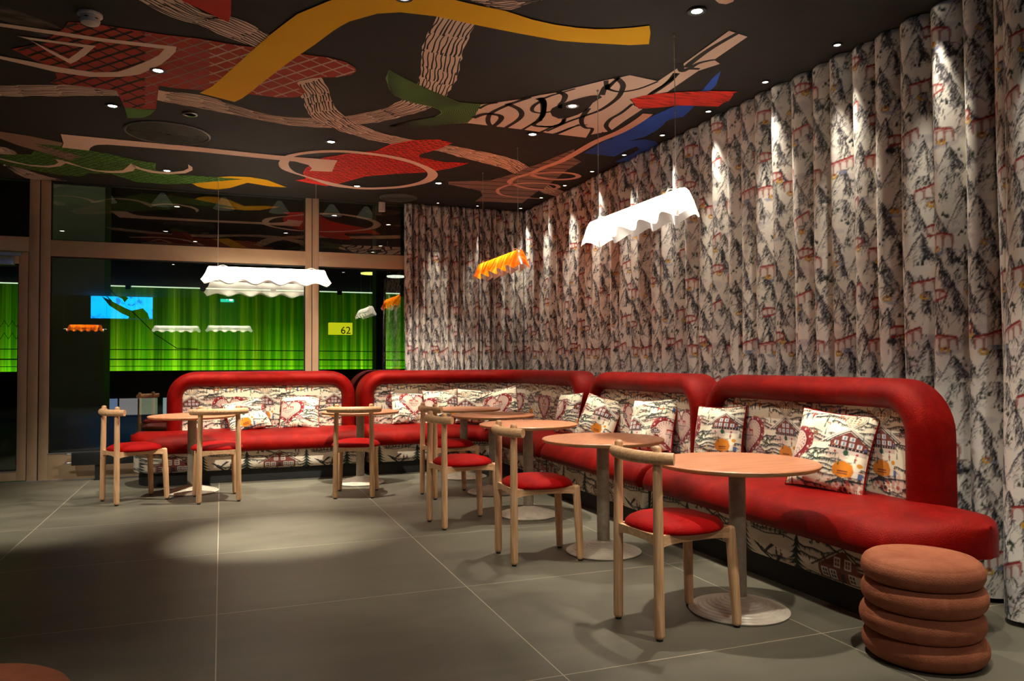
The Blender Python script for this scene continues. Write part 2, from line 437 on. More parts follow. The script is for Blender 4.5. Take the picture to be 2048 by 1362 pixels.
    viaduct([(.58, 1.06), (.65, 1.085), (.71, 1.12)], .055, 8)
    for (x, y) in [(.33, .30), (.68, .855), (.09, .48)]:      # spiral viaducts
        viaduct([(x-.045, y), (x-.02, y+.013), (x+.02, y+.012), (x+.05, y)], .04, 9)
        T.stroke([(x+.05, y), (x+.055, y-.02), (x+.02, y-.035), (x-.045, y-.05)], .012, lin((150, 44, 40)))
    for (x, y) in [(.44, .16), (.13, .17), (.62, .47), (.27, .475), (.09, .715), (.45, .725), (.31, .99), (.66, .985), (.37, .25), (.7, .8)]: floatring(x, y)
    for (x, y, w) in [(.5, .19, .08), (.1, .16, .07), (.3, .46, .09), (.65, .48, .08), (.48, .73, .08), (.12, .70, .07), (.32, .97, .09)]: lake(x, y, w)
    for k in range(8):  # brown mountain roads
        x, y = rng.uniform(0, W), rng.uniform(0, H); T.stroke([(x, y), (x+.03, y+.014), (x+.07, y+.012), (x+.10, y-.006)], .006, lin((140, 112, 104)), .004)
    T.soften()
    return T

CREAM = lin((248, 238, 208)); PINKY = lin((224, 190, 172))
def heart_pts(c, r, n=30, asp=1.0):
    out = []
    for k in range(n):
        t = 2*PI*k/n
        x = 16*math.sin(t)**3; y = 13*math.cos(t)-5*math.cos(2*t)-2*math.cos(3*t)-math.cos(4*t)
        out.append((c[0]+x/16*r, c[1]+y/16*r*asp))
    return out
def fir(T, x, y, h, col=(40, 84, 54), wide=.3, tiers=4):
    T.poly([(x-h*.03, y-h*.06), (x-h*.03, y+h*.1), (x+h*.03, y+h*.1), (x+h*.03, y-h*.06)], INK)
    for j in range(tiers):
        b = y+h*(j/tiers)*.85; w = h*wide*(1-j/(tiers+.6)); t = b+h*(1.25/tiers+.08)
        T.poly([(x-w, b), (x-w*.35, b+h*.06), (x, t), (x+w*.35, b+h*.06), (x+w, b), (x, b+h*.05)], lin(col))
def person(T, x, y, h, col, hat=None, legs=(40, 34, 36)):
    T.poly([(x-h*.10, y), (x-h*.07, y+h*.42), (x+h*.09, y+h*.42), (x+h*.12, y), (x+h*.05, y), (x, y+h*.3), (x-h*.05, y)], lin(legs))
    T.poly([(x-h*.13, y+h*.38), (x-h*.11, y+h*.78), (x+h*.11, y+h*.78), (x+h*.14, y+h*.38)], lin(col))
    T.stroke([(x+h*.1, y+h*.7), (x+h*.24, y+h*.55)], h*.07, lin(col))
    T.disc((x, y+h*.87), h*.09, lin((216, 168, 140)))
    T.poly([(x-h*.13, y+h*.92), (x, y+h*1.06), (x+h*.13, y+h*.92)], lin(hat or (60, 36, 34)))
def deer(T, x, y, s, col=(160, 88, 58), f=1):
    T.poly([(x-f*s*.5, y+s*.25), (x-f*s*.45, y+s*.55), (x+f*s*.25, y+s*.55), (x+f*s*.45, y+s*.95), (x+f*s*.7, y+s*.85), (x+f*s*.5, y+s*.7), (x+f*s*.35, y+s*.25)], lin(col))
    for dx in (-.42, -.3, .2, .32): T.poly([(x+f*s*(dx-.03), y-s*.2), (x+f*s*(dx-.04), y+s*.3), (x+f*s*(dx+.04), y+s*.3), (x+f*s*(dx+.03), y-s*.2)], lin(col))
    T.stroke([(x+f*s*.5, y+s*.9), (x+f*s*.45, y+s*1.3), (x+f*s*.6, y+s*1.4)], s*.07, lin((110, 60, 44)))
def chalet(T, x, y, w, h, wall=(116, 52, 42), shut=(120, 140, 160)):
    T.poly([(x-w*.42, y), (x-w*.42, y+h*.42), (x, y+h*.88), (x+w*.42, y+h*.42), (x+w*.42, y)], lin(wall))
    T.stroke([(x-w*.56, y+h*.36), (x, y+h*.97), (x+w*.56, y+h*.36)], h*.13, INK); T.stroke([(x-w*.54, y+h*.40), (x, y+h*.99), (x+w*.54, y+h*.40)], h*.06, lin((226, 212, 196)))
    for r_, n, yy in ((.15, 2, .50), (.26, 4, .26)):
        for k in range(n):
            cx = x+(k-(n-1)/2)*w*.17
            T.poly([(cx-w*.055, y+h*yy), (cx-w*.055, y+h*(yy+.17)), (cx+w*.055, y+h*(yy+.17)), (cx+w*.055, y+h*yy)], lin((226, 218, 210)))
            T.poly([(cx-w*.02, y+h*(yy+.02)), (cx-w*.02, y+h*(yy+.15)), (cx+w*.03, y+h*(yy+.15)), (cx+w*.03, y+h*(yy+.02))], lin(shut))
    T.poly([(x-w*.46, y+h*.14), (x-w*.46, y+h*.22), (x+w*.46, y+h*.22), (x+w*.46, y+h*.14)], lin((30, 28, 32)))
    for k in range(12):
        cx = x-w*.43+k*w*.078; T.stroke([(cx, y+h*.15), (cx, y+h*.21)], w*.012, lin((220, 206, 190)))
    T.poly([(x-w*.42, y-h*.05), (x-w*.42, y+h*.12), (x+w*.42, y+h*.12), (x+w*.42, y-h*.05)], lin((214, 192, 176)))
    T.disc((x, y), w*.06, lin((44, 80, 52)), sy=1.3); T.disc((x-w*.25, y), w*.03, lin((168, 40, 34))); T.disc((x+w*.25, y), w*.03, lin((168, 40, 34)))

def hills(T, seed, n, col=INK, cre=True):
    q = random.Random(seed)
    for k in range(n):
        x, y = q.uniform(0, T.w), (k+.5)/n*T.h+q.uniform(-.01, .01); ln = q.uniform(.14, .30); am = q.uniform(.006, .016)
        ph = q.uniform(0, 6); m = 9; pts = []
        for i in range(m):
            t = i/(m-1); pts.append((x+ln*t, y+am*math.sin(ph+t*q.uniform(4, 6))+am*.6*math.sin(t*11+ph)))
        T.stroke([(p[0], p[1]-.006) for p in pts], .013, lin((60, 62, 54)), .005, .5)
        T.stroke(pts, q.uniform(.004, .011), col, .003)
        for i in range(1, m-1):
            for j in range(2):
                a = pts[i]; dx = q.uniform(-.012, .012); T.stroke([(a[0]+dx, a[1]), (a[0]+dx+q.uniform(-.006, .006), a[1]-q.uniform(.008, .020))], .006, col, .002)

def draw_toile(res):
    """print of the sofa backs and cushions: hearts, chalets, firs, skaters, snow banks (repeat 0.75 x 0.50 m)"""
    T = Tile(0.75, 0.50, res, CREAM); q = random.Random(5)
    for k in range(26):
        T.disc((q.uniform(0, .75), q.uniform(0, .36)), q.uniform(.03, .07), PINKY, sy=q.uniform(.35, .7), alpha=.7)
    for k in range(16): T.disc((q.uniform(0, .75), q.uniform(0, .5)), q.uniform(.02, .045), lin((244, 236, 212)), sy=.5)
    hills(T, 3, 30); hills(T, 8, 26)
    # heart medallion
    hc = (.375, .245)
    T.poly(heart_pts(hc, .172, asp=1.0), lin((142, 34, 40))); T.poly(heart_pts((hc[0], hc[1]+.002), .132), PINKY)
    for k, p in enumerate(heart_pts(hc, .152, 40)): T.disc(p, .0065 if k % 2 else .0045, lin((232, 196, 184) if k % 2 else (96, 26, 34)), 8)
    for k, p in enumerate(heart_pts(hc, .163, 60)): T.disc(p, .003, lin((224, 170, 160)), 6)
    T.stroke(heart_pts(hc, .138, 40)+[heart_pts(hc, .138, 40)[0]], .0035, lin((70, 24, 30)))
    for k, p in enumerate(heart_pts(hc, .120, 46)): T.disc(p, .0042, lin((150, 44, 48) if k % 2 else (60, 44, 48)), 6)
    for p in heart_pts(hc, .108, 44): T.disc(p, .0032, lin((50, 40, 44)), 6)
    for p in heart_pts(hc, .094, 34): T.disc(p, .0025, lin((120, 60, 60)), 6)
    deer(T, hc[0]-.035, hc[1]+.012, .042, (176, 52, 44)); deer(T, hc[0]+.035, hc[1]+.012, .042, (176, 52, 44), -1)
    T.stroke([(hc[0]-.06, hc[1]-.004), (hc[0], hc[1]-.008), (hc[0]+.06, hc[1]-.004)], .004, INK)
    for k in range(5): fir(T, hc[0]-.03+k*.015, hc[1]-.045+.006*abs(k-2), .03, (54, 44, 48))
    # line heart
    for hc2 in ((.0, .435),):
        T.poly(heart_pts(hc2, .066), lin((236, 222, 190)))
        for rr, w in ((.064, .0035), (.054, .0025), (.045, .003), (.03, .0025)): T.stroke(heart_pts(hc2, rr, 30)+[heart_pts(hc2, rr, 30)[0]], w, lin((52, 46, 48)))
        for k in range(9): T.disc((hc2[0]-.02+(k % 3)*.02, hc2[1]-.012+(k//3)*.014), .005, lin(q.choice([(176, 60, 44), (198, 132, 40), (90, 60, 50)])))
    # chalet
    T.stroke([(.0-.15, .30), (.0, .392), (.15, .30)], .008, lin((236, 228, 208)))
    chalet(T, .0, .250, .215, .135)
    # hay cart and orange tree with a bench
    T.poly([(-.055, .13), (-.06, .165), (-.04, .195), (0, .205), (.045, .19), (.058, .155), (.05, .125), (0, .115)], lin((222, 132, 24)))
    T.stroke([(-.03, .150), (.03, .150)], .006, lin((110, 44, 30))); T.stroke([(-.03, .138), (.03, .138)], .005, lin((110, 44, 30)))
    person(T, .085, .10, .07, (86, 106, 150), (90, 60, 40)); T.disc((.075, .195), .012, lin((224, 150, 40)))
    for k in range(30): T.disc((q.uniform(-.11, .11), q.uniform(.045, .10)), q.uniform(.006, .012), lin(q.choice([(150, 52, 46), (190, 90, 76), (214, 170, 150), (60, 40, 40)])), 7)
    for k in range(9): T.stroke([(.07+k*.010, .04), (.07+k*.010, .068)], .0028, lin((120, 34, 34)))
    # row of people and firs at the top of the snow field
    for x, c in ((.225, (186, 66, 44)), (.345, (70, 92, 140)), (.385, (232, 176, 52)), (.50, (170, 54, 48)), (.455, (58, 80, 120)), (.265, (214, 130, 60))): person(T, x, .412, .058, c)
    for x, h in ((.15, .06), (.12, .05), (.60, .062), (.635, .05), (.30, .045), (.425, .05)): fir(T, x, .41, h)
    deer(T, .09, .455, .03); deer(T, .665, .445, .03, f=-1); deer(T, .69, .43, .026)
    for x, y, h in ((.16, .19, .07), (.19, .18, .055), (.57, .20, .07), (.60, .185, .055), (.15, .33, .045), (.61, .335, .045), (.26, .05, .06), (.49, .06, .055)): fir(T, x, y, h, q.choice([(40, 84, 54), (48, 96, 60)]))
    deer(T, .22, .335, .032); deer(T, .55, .33, .03, f=-1); deer(T, .17, .12, .032); deer(T, .58, .115, .03)
    for x, c in ((.30, (196, 60, 44)), (.34, (60, 84, 140)), (.41, (226, 160, 60)), (.45, (150, 44, 44)), (.53, (76, 100, 150))): person(T, x, .03, .05, c)
    chalet(T, .24, .235, .08, .055, (96, 44, 40)); chalet(T, .50, .125, .085, .06, (150, 60, 40))
    for k in range(16): T.disc((q.uniform(0, .75), q.uniform(0, .5)), .004, lin(q.choice([(190, 50, 40), (214, 140, 50), (60, 80, 130)])))
    for k in range(34):
        x, y = q.uniform(0, .75), q.uniform(0, .5)
        if abs(x-.375) < .2 and .06 < y < .41: continue
        z_ = q.random()
        if z_ < .35: fir(T, x, y, q.uniform(.03, .05), q.choice([(40, 84, 54), (48, 96, 60)]))
        elif z_ < .6: person(T, x, y, .036, q.choice([(176, 56, 44), (70, 92, 140), (220, 160, 60)]))
        elif z_ < .8: deer(T, x, y, .022, f=q.choice([-1, 1]))
        else: T.disc((x, y), .009, lin(q.choice([(190, 90, 50), (120, 60, 50), (226, 190, 120)])), 8, .6)
    T.soften()
    return T

def draw_base_print(res):
    """larger print of the sofa base: dark chalets, sweeping firs, birds, walkers (repeat 0.82 x 0.26 m)"""
    T = Tile(0.82, 0.26, res, lin((226, 212, 188))); q = random.Random(9)
    for k in range(14): T.disc((q.uniform(0, .82), q.uniform(0, .26)), q.uniform(.03, .06), lin((208, 188, 166)), sy=.5, alpha=.6)
    hills(T, 14, 16)
    # big chalet
    x = .22; wall = lin((112, 58, 50))
    T.poly([(x-.13, .045), (x-.13, .10), (x, .175), (x+.13, .10), (x+.13, .045)], wall); T.stroke([(x-.17, .085), (x, .185), (x+.17, .085)], .008, lin((70, 48, 44)))
    for dx in (-.028, .028):
        T.poly([(x+dx-.017, .105), (x+dx-.017, .145), (x+dx+.017, .145), (x+dx+.017, .105)], lin((222, 214, 200))); T.poly([(x+dx-.012, .110), (x+dx-.012, .140), (x+dx+.012, .140), (x+dx+.012, .110)], wall)
        T.stroke([(x+dx, .108), (x+dx, .142)], .003, lin((222, 214, 200))); T.stroke([(x+dx-.015, .125), (x+dx+.015, .125)], .003, lin((222, 214, 200)))
    for dx in (-.095, -.05, .05, .095):
        T.poly([(x+dx-.018, .052), (x+dx-.018, .092), (x+dx+.018, .092), (x+dx+.018, .052)], lin((222, 214, 200))); T.poly([(x+dx-.013, .057), (x+dx-.013, .087), (x+dx+.013, .087), (x+dx+.013, .057)], lin((64, 44, 44)))
        T.stroke([(x+dx, .055), (x+dx, .09)], .003, lin((222, 214, 200))); T.stroke([(x+dx-.015, .072), (x+dx+.015, .072)], .003, lin((222, 214, 200)))
    T.poly([(x-.013, .045), (x-.013, .085), (x+.013, .085), (x+.013, .045)], lin((60, 40, 40)))
    for cx in (.44, .78):                      # firs with sweeping boughs
        for j in range(6):
            y = .03+j*.026; w = .075*(1-j/7)
            T.poly([(cx-w, y-.006), (cx-w*.5, y+.008), (cx, y+.038), (cx+w*.5, y+.008), (cx+w, y-.006), (cx+w*.4, y), (cx, y+.01), (cx-w*.4, y)], lin((30, 46, 40)))
    for bx, by in ((.57, .085), (.62, .045)):      # birds
        T.poly([(bx-.07, by+.022), (bx-.03, by+.012), (bx, by-.014), (bx+.05, by+.03), (bx+.075, by+.026), (bx+.02, by-.012), (bx+.01, by-.028), (bx-.02, by-.02), (bx-.035, by-.002)], INK)
    T.stroke([(.48, .165), (.58, .155), (.70, .17), (.76, .16)], .006, INK)
    for k, (px, c) in enumerate(((.50, (186, 90, 50)), (.525, (50, 44, 60)), (.56, (150, 50, 44)), (.585, (70, 60, 60)), (.615, (196, 120, 50)), (.645, (44, 44, 50)), (.675, (170, 60, 50)), (.05, (150, 60, 50)), (.35, (60, 50, 54)), (.375, (176, 80, 50)))): person(T, px, .165, .05, c, legs=(44, 30, 32))
    for k in range(26): T.disc((.715+q.gauss(0, .02), .20+q.gauss(0, .016)), .006, lin((46, 60, 44)), 6)
    for k in range(22): T.disc((.08+q.gauss(0, .02), .20+q.gauss(0, .016)), .006, lin((46, 60, 44)), 6)
    person(T, .655, .055, .05, (60, 44, 44)); person(T, .685, .05, .05, (90, 50, 44))
    T.soften()
    return T
TC = draw_curtain(0.0020)
TT = draw_toile(0.0013)
TB = draw_base_print(0.0015)
# ------------------------------------------------------------------ room shell
def struct(o): o['kind'] = 'structure'; return o
XL, XR, YB = -6.2, 3.86, -6.4
fl = MB(); fl.box(XL, XR, YB, YW+0.12, -0.12, 0); struct(fl.build('floor', MAT['floor'], smooth=False))
struct(MB().box(XR, XR+.12, YB, YW+.12, 0, CEIL+.1).build('wall_right', MAT['wall_dark'], smooth=False))
struct(MB().box(XL-.12, XL, YB, YW+.12, 0, CEIL+.1).build('wall_left', MAT['wall_dark'], smooth=False))
struct(MB().box(XL, XR, YB-.12, YB, 0, CEIL+.1).build('wall_back', MAT['wall_dark'], smooth=False))

# ---- painted ceiling: one slab with the mural painted on it (coats of paint half a millimetre apart)
PAINT = {
 'pale': noisy('mural_pale_paint', lin((240, 214, 194)), lin((246, 222, 204)), 3, 0.8),
 'yellow': noisy('mural_yellow_paint', lin((250, 190, 0)), lin((254, 198, 4)), 2, 0.8),
 'brick': noisy('mural_brick_red_paint', lin((158, 44, 26)), lin((174, 52, 30)), 2, 0.8),
 'red': noisy('mural_red_paint', lin((232, 40, 30)), lin((240, 50, 34)), 4, 0.8),
 'redtop': noisy('mural_scarlet_paint', lin((196, 34, 8)), lin((208, 40, 12)), 4, 0.8),
 'green': noisy('mural_green_paint', lin((66, 116, 28)), lin((80, 132, 36)), 3, 0.8),
 'leaf': noisy('mural_leaf_green_paint', lin((92, 138, 62)), lin((106, 152, 70)), 3, 0.8),
 'blue': noisy('mural_blue_paint', lin((22, 66, 160)), lin((28, 76, 176)), 3, 0.8),
 'grey': noisy('mural_brown_grey_paint', lin((140, 110, 98)), lin((152, 120, 106)), 3, 0.8),
 'wash': noisy('mural_dry_brush', (0.018, 0.014, 0.011), lin((104, 92, 82)), 7, 0.85, stretch=(1, 3, 1), lo=.42, hi=.72),
 'brush': noisy('mural_red_brush', lin((60, 14, 10)), lin((224, 48, 30)), 8, 0.85, stretch=(1, 7, 1), lo=.30, hi=.52),
 'strip': noisy('mural_taupe_paint', lin((146, 116, 98)), lin((156, 126, 106)), 2, 0.8),
 'salmon': noisy('mural_salmon_paint', lin((236, 178, 150)), lin((242, 188, 160)), 3, 0.8),
 'black': noisy('ceiling_black_paint', (0.010, 0.0075, 0.0055), (0.014, 0.011, 0.008), 6, 0.85),
 'net': noisy('mural_net_paint', lin((196, 170, 150)), lin((214, 188, 168)), 5, 0.8),
}
PK = list(PAINT)
CE = MB()
CE.box(XL, XR, YB, YW+.12, CEIL, CEIL+.1, PK.index('black'))
layer = [0]
def w2(p): v = at_z(p[0], p[1], CEIL); return (v.x, v.y)
def zl(): return CEIL-0.0006*(layer[0]+1)
def fill(pts, mat, px=True):
    P = [w2(p) for p in pts] if px else list(pts)
    tri = geometry.tessellate_polygon([[Vector((p[0], p[1], 0)) for p in P]])
    vs = [(p[0], p[1], zl()) for p in P]; fs = []
    for t in tri:
        a, b, c = [Vector(P[i]) for i in t]
        ar = (b-a).cross(c-a)
        if abs(ar) > 1e-9: fs.append(t if ar < 0 else t[::-1])
    CE.add(vs, fs, PK.index(mat))
def smooth_path(P, n=6):
    out = []
    for i in range(len(P)-1):
        p0 = P[max(i-1, 0)]; p1 = P[i]; p2 = P[i+1]; p3 = P[min(i+2, len(P)-1)]
        for k in range(n):
            t = k/n
            out.append(tuple(0.5*((2*b)+(-a+c)*t+(2*a-5*b+4*c-d)*t*t+(-a+3*b-3*c+d)*t**3) for a, b, c, d in zip(p0, p1, p2, p3)))
    out.append(tuple(P[-1])); return out
def line(P, w, mat, w1=None, inside=None):
    """brush line in ceiling metres, kept inside a painted shape"""
    w1 = w if w1 is None else w1; n = len(P)
    vs = []; fs = []; z = zl()
    keep = [True]*n
    if inside is not None: keep = [pin(p, inside) for p in P]
    for i, p in enumerate(P):
        a = Vector(P[max(i-1, 0)]); b = Vector(P[min(i+1, n-1)]); d = b-a
        if d.length < 1e-9: d = Vector((1, 0))
        d.normalize(); nn = Vector((-d.y, d.x))*(w+(w1-w)*i/max(1, n-1))/2
        vs += [(p[0]+nn.x, p[1]+nn.y, z), (p[0]-nn.x, p[1]-nn.y, z)]
    for i in range(n-1):
        if keep[i] and keep[i+1]: fs.append((2*i, 2*i+2, 2*i+3, 2*i+1))
    CE.add(vs, fs, PK.index(mat))
def pin(p, poly):
    x, y = p; c = False; n = len(poly)
    for i in range(n):
        ax, ay = poly[i]; bx, by = poly[(i+1) % n]
        if (ay > y) != (by > y) and x < (bx-ax)*(y-ay)/(by-ay)+ax: c = not c
    return c
def seg(a, b, n): return [(a[0]+(b[0]-a[0])*k/n, a[1]+(b[1]-a[1])*k/n) for k in range(n+1)]
def resample(P, n):
    P = np.asarray(P, float); d = np.r_[0, np.cumsum(np.hypot(*np.diff(P, axis=0).T))]; t = np.linspace(0, d[-1], n)
    return np.stack([np.interp(t, d, P[:, 0]), np.interp(t, d, P[:, 1])], 1)
def ribbon(L, Rr, seed, lanes=9, dash=0.2, w=0.011, mat='pale', step=0.06):
    L = np.asarray(smooth_path([w2(p) for p in L], 5)); Rr = np.asarray(smooth_path([w2(p) for p in Rr], 5))
    ln = (np.hypot(*np.diff(L, axis=0).T).sum()+np.hypot(*np.diff(Rr, axis=0).T).sum())/2
    n = max(6, int(ln/step)); A = resample(L, n); B = resample(Rr, n)
    z = zl(); q = random.Random(seed)
    jag = [q.uniform(-.008, .008) for _ in range(2*n)]
    vs = []; fs = []
    for i in range(n):
        d = (B[i]-A[i]); d = d/max(1e-6, np.hypot(*d))
        a = A[i]+d*jag[i]; b = B[i]+d*jag[n+i]; vs += [(a[0], a[1], z), (b[0], b[1], z)]
    for i in range(n-1): fs.append((2*i, 2*i+1, 2*i+3, 2*i+2))
    CE.add(vs, fs, PK.index(mat))
    layer[0] += 1
    def P(s, t):
        x = min(max(s/ln, 0), 1)*(n-1); i = min(int(x), n-2); f = x-i
        a = A[i]*(1-f)+A[i+1]*f; b = B[i]*(1-f)+B[i+1]*f; return tuple(a*(1-t)+b*t)
    s = -q.uniform(0, dash)
    while s < ln:
        D = dash*q.uniform(.75, 1.25); sl = q.uniform(-.10, .10)
        for k in range(lanes):
            t = (k+.5)/lanes+q.uniform(-.02, .02); s0 = s+q.uniform(-.03, .03); wv = q.uniform(-.03, .03)
            pts = [P(s0+D*j/5, min(.99, max(.01, t+sl*(j/5-.5)+wv*math.sin(j*1.4)))) for j in range(6) if 0 <= s0+D*j/5 <= ln]
            if len(pts) > 2: line(pts, w*q.uniform(.8, 1.3), 'black', w*.6)
        s += D*.97
    layer[0] -= 1

# washes and striped ribbons
fill([(-10, 6), (0, 10), (49, 27), (108, 49), (170, 82), (145, 100), (110, 82), (49, 57), (-10, 36)], 'wash')
layer[0] = 1
ribbon([(-12, 171), (0, 170.6), (108, 169.6), (149, 170.6), (233, 180), (249, 182)], [(-12, 192), (0, 192), (78, 192.5), (167, 191.8), (238, 192), (252, 193)], 1, 8, .3)
ribbon([(316, 179), (350, 185), (409, 191), (511, 223), (605, 236), (683, 233), (750, 222), (776, 213), (803, 199), (822, 184), (833, 167), (841, 147), (843, 100), (853, 70), (877, 28)],
       [(313, 200), (350, 207), (448, 225), (556, 247), (644, 255), (683, 253), (750, 245), (780, 239), (823, 228), (861, 216), (880, 203), (893, 190), (914, 157), (921, 125), (928, 99), (944, 62), (962, 40)], 2, 9, .24)
layer[0] = 4
ribbon([(330, -16), (366, 0), (419, 29), (464, 32), (507, 51), (539, 69), (562, 86)], [(258, -10), (290, 6), (350, 36), (395, 47), (428, 63), (507, 94), (532, 106)], 3, 9, .26)
ribbon([(640, 152), (658, 182), (675, 221), (722, 250), (776, 268), (825, 279), (902, 291), (954, 300), (1023, 317), (1059, 335), (1092, 368), (1133, 384)],
       [(593, 163), (602, 190), (624, 234), (663, 254), (712, 272), (783, 288), (867, 300), (918, 313), (978, 328), (1028, 346), (1077, 381), (1114, 393)], 4, 9, .22)
ribbon([(921, -8), (990, -20), (1080, -10)], [(958, 6), (1012, 19), (1085, 0)], 5, 10, .2)
ribbon([(10, 327), (68, 344), (98, 353), (135, 361)], [(6, 330), (39, 350), (68, 358), (131, 361.6)], 6, 7, .3, .014)
ribbon([(-8, 292), (20, 297), (41, 311)], [(-8, 306), (18, 310), (36, 312)], 7, 6, .3, .014)

# netted brick-red fish with a green foot
layer[0] = 7
FISH = [(23, 97), (84, 84), (128, 55), (137, 42), (196, 47), (323, 67), (400, 76), (470, 88), (560, 100), (605, 107), (654, 113), (693, 123), (710, 134), (713, 140), (703, 148), (673, 153), (640, 154), (605, 157), (593, 165), (603, 174), (611, 183), (603, 190), (593, 193), (556, 194), (507, 188), (450, 184), (400, 179), (350, 175), (318, 170), (312, 217), (280, 217), (249, 213), (241, 196), (233, 180), (180, 173), (117, 167), (100, 164), (114, 155), (110, 143), (84, 126), (35, 102)]
fill(FISH, 'brick'); fill([(249, 213), (280, 217), (312, 218.5), (300, 229), (286, 234.5), (255, 235)], 'green')
layer[0] = 8
fw = [w2(p) for p in FISH]
for k in range(-30, 42):
    # two families of net lines, black to the left of the picture of the fish and pale to the right
    for fam, (x0, y0, x1, y1) in enumerate([(0, 60+k*17, 740, 60+k*17-235), (0, -330+k*19, 740, -330+k*19+330)]):
        P = [w2(p) for p in seg((x0, y0), (x1, y1), 120)]
        xs = [x0+(x1-x0)*i/120 for i in range(121)]
        for a, b, mt, wd in ((0, 290, 'black', .022), (286, 420, 'strip', .014), (416, 740, 'net', .017)):
            Q = [p for p, x in zip(P, xs) if a <= x <= b]
            line(Q, wd if fam == 0 else wd*.7, mt, inside=fw)
# outlines of the D shape and the triangle
layer[0] = 9
fill([(-8, 43), (0, 44), (100, 58.5), (200, 74), (353, 91.5), (351, 102), (340, 113), (322, 127), (300, 138), (280, 147), (260, 150), (240, 152), (180, 152), (110, 142), (60, 130), (0, 116), (-8, 114), (-8, 108), (0, 110), (60, 121), (120, 133), (190, 143), (235, 142), (252, 137), (275, 128), (300, 118), (318, 108), (329, 96), (200, 81), (100, 66), (0, 51), (-8, 50)], 'pale')
fill([(33, 69.6), (110, 80), (192, 90), (180, 100), (174, 106), (168, 111), (163, 113), (154, 120), (141, 125.8), (100, 104), (58.8, 77.5), (100, 98), (137, 116), (150, 107), (168.6, 93), (110, 84.5), (58.8, 77.5)], 'pale')
# green spotted bank, taupe strips and white scrolls on the left
layer[0] = 6
BANK = [(-8, 308), (62, 308), (68, 301), (100, 306), (64, 287), (98, 288), (140, 293), (176, 300), (215, 306), (254, 315), (285, 322), (312, 325.5), (310, 339), (330, 345), (360, 350), (400, 351), (434, 353.5), (470, 356), (486, 357.5), (438, 362), (384, 366), (332, 367.5), (273, 363), (240, 353), (224, 347), (175, 346), (171, 349), (160, 352), (117, 349), (68, 340), (0, 326), (-8, 324)]
fill(BANK, 'green')
layer[0] = 7; bw = [w2(p) for p in BANK]; q = random.Random(3)
for r_ in range(48):
    for c_ in range(80):
        x = -3.3+c_*.075+(.037 if r_ % 2 else 0)+q.uniform(-.01, .01); y = 7.2+r_*.055+q.uniform(-.008, .008)
        if pin((x, y), bw): line([(x-.022, y-.004), (x, y+.003), (x+.022, y)], .024, 'black', inside=bw)
fill([(-8, 261), (0, 262), (60, 271), (125, 284.5), (123, 290.5), (66, 286), (110, 297), (162, 312), (140, 320), (100, 308), (39, 290.5), (0, 276), (-8, 273)], 'strip')
layer[0] = 8
fill([(-8, 312), (0, 315), (25, 321), (58, 328.5), (94, 330.5), (109, 328.5), (117, 324), (111, 317), (127, 320), (131, 325.5), (121, 331.5), (98, 334), (64, 331.5), (20, 323), (0, 318), (-8, 317)], 'pale')
fill([(117, 319), (137, 323), (166, 333.5), (195, 339.5), (225, 341), (246, 339.5), (256, 331.5), (262, 325.5), (273, 333.5), (266, 341), (244, 345), (215, 344.5), (186, 340.5), (156, 331.5), (133, 326)], 'pale')
fill([(262, 326), (283, 335.5), (312, 341.5), (342, 343.5), (367, 340.5), (377, 335.5), (376, 327.5), (385, 333.5), (385, 339.5), (371, 345.5), (336, 347.5), (303, 344.5), (270, 335.5)], 'pale')
# bone shape with the long shaft
fill([(121.5, 267), (215, 276), (305, 284.5), (400, 293.5), (475, 301.5), (550, 309.3), (675, 319.7), (671, 326), (664, 342.5), (619, 340.5), (624, 335.7), (617, 329), (591, 322), (552, 318.5), (470, 310), (400, 302.5), (305, 295), (215, 288), (195, 288.5), (187, 290.5), (180, 295), (178, 300), (124, 294), (127, 285)], 'pale')
# yellow wing
fill([(384, 366), (440, 361), (486, 357.5), (434, 353.5), (460, 351.5), (500, 353), (535, 359), (574, 374), (540, 372), (510, 367), (495, 364.5), (480, 369), (460, 375), (435, 378), (410, 376), (395, 372)], 'yellow')
# scaly red bird under the oval ring
layer[0] = 6
BIRD = [(591, 360), (612, 357), (606, 345), (611, 336), (620, 330), (645, 315), (692, 307), (730, 303), (752, 301), (780, 288), (823, 280), (850, 278.5), (879, 278), (905, 285), (879, 297), (839, 308), (838, 313), (851, 316), (888, 323.5), (938, 325), (924, 330), (900, 336), (857, 343.6), (790, 347), (730, 352), (678, 366.5), (653, 371.5), (622, 366)]
fill(BIRD, 'red')
layer[0] = 7; bw = [w2(p) for p in BIRD]
for r_ in range(46):
    for c_ in range(44):
        x = .6+c_*.062+(.031 if r_ % 2 else 0)+q.uniform(-.01, .01); y = 6.1+r_*.052+q.uniform(-.01, .01)
        if pin((x, y), bw): line([(x-.028, y-.012), (x, y+.006), (x+.028, y+q.uniform(-.014, .006))], .019, 'black', .014, inside=bw)
layer[0] = 9
O = smooth_path([(557, 324), (566, 313), (582, 307), (620, 301), (673, 298.6), (730, 303), (801, 313.7), (853, 331), (873, 343), (874, 353), (857, 364), (811, 373.6), (770, 377), (730, 377.8), (695, 375), (660, 370), (614, 354), (575, 342), (560, 334), (557, 326)], 4)
I = smooth_path([(577, 325), (583, 315), (595, 310), (622, 306), (673, 303.5), (720, 306.5), (766, 312), (810, 322), (829, 328), (846, 336.5), (855, 345), (852, 354), (836, 363), (808, 369.5), (776, 372.8), (730, 374), (692, 370), (634, 357), (598, 346), (587, 341), (579, 333), (577, 327)], 4)
n_ = 90
A_ = resample([w2(p) for p in O]+[w2(O[0])], n_); B_ = resample([w2(p) for p in I]+[w2(I[0])], n_)
CE.add([(a[0], a[1], zl()) for a in A_]+[(b[0], b[1], zl()) for b in B_], [(i, i+1, n_+i+1, n_+i) for i in range(n_-1)], PK.index('pale'))
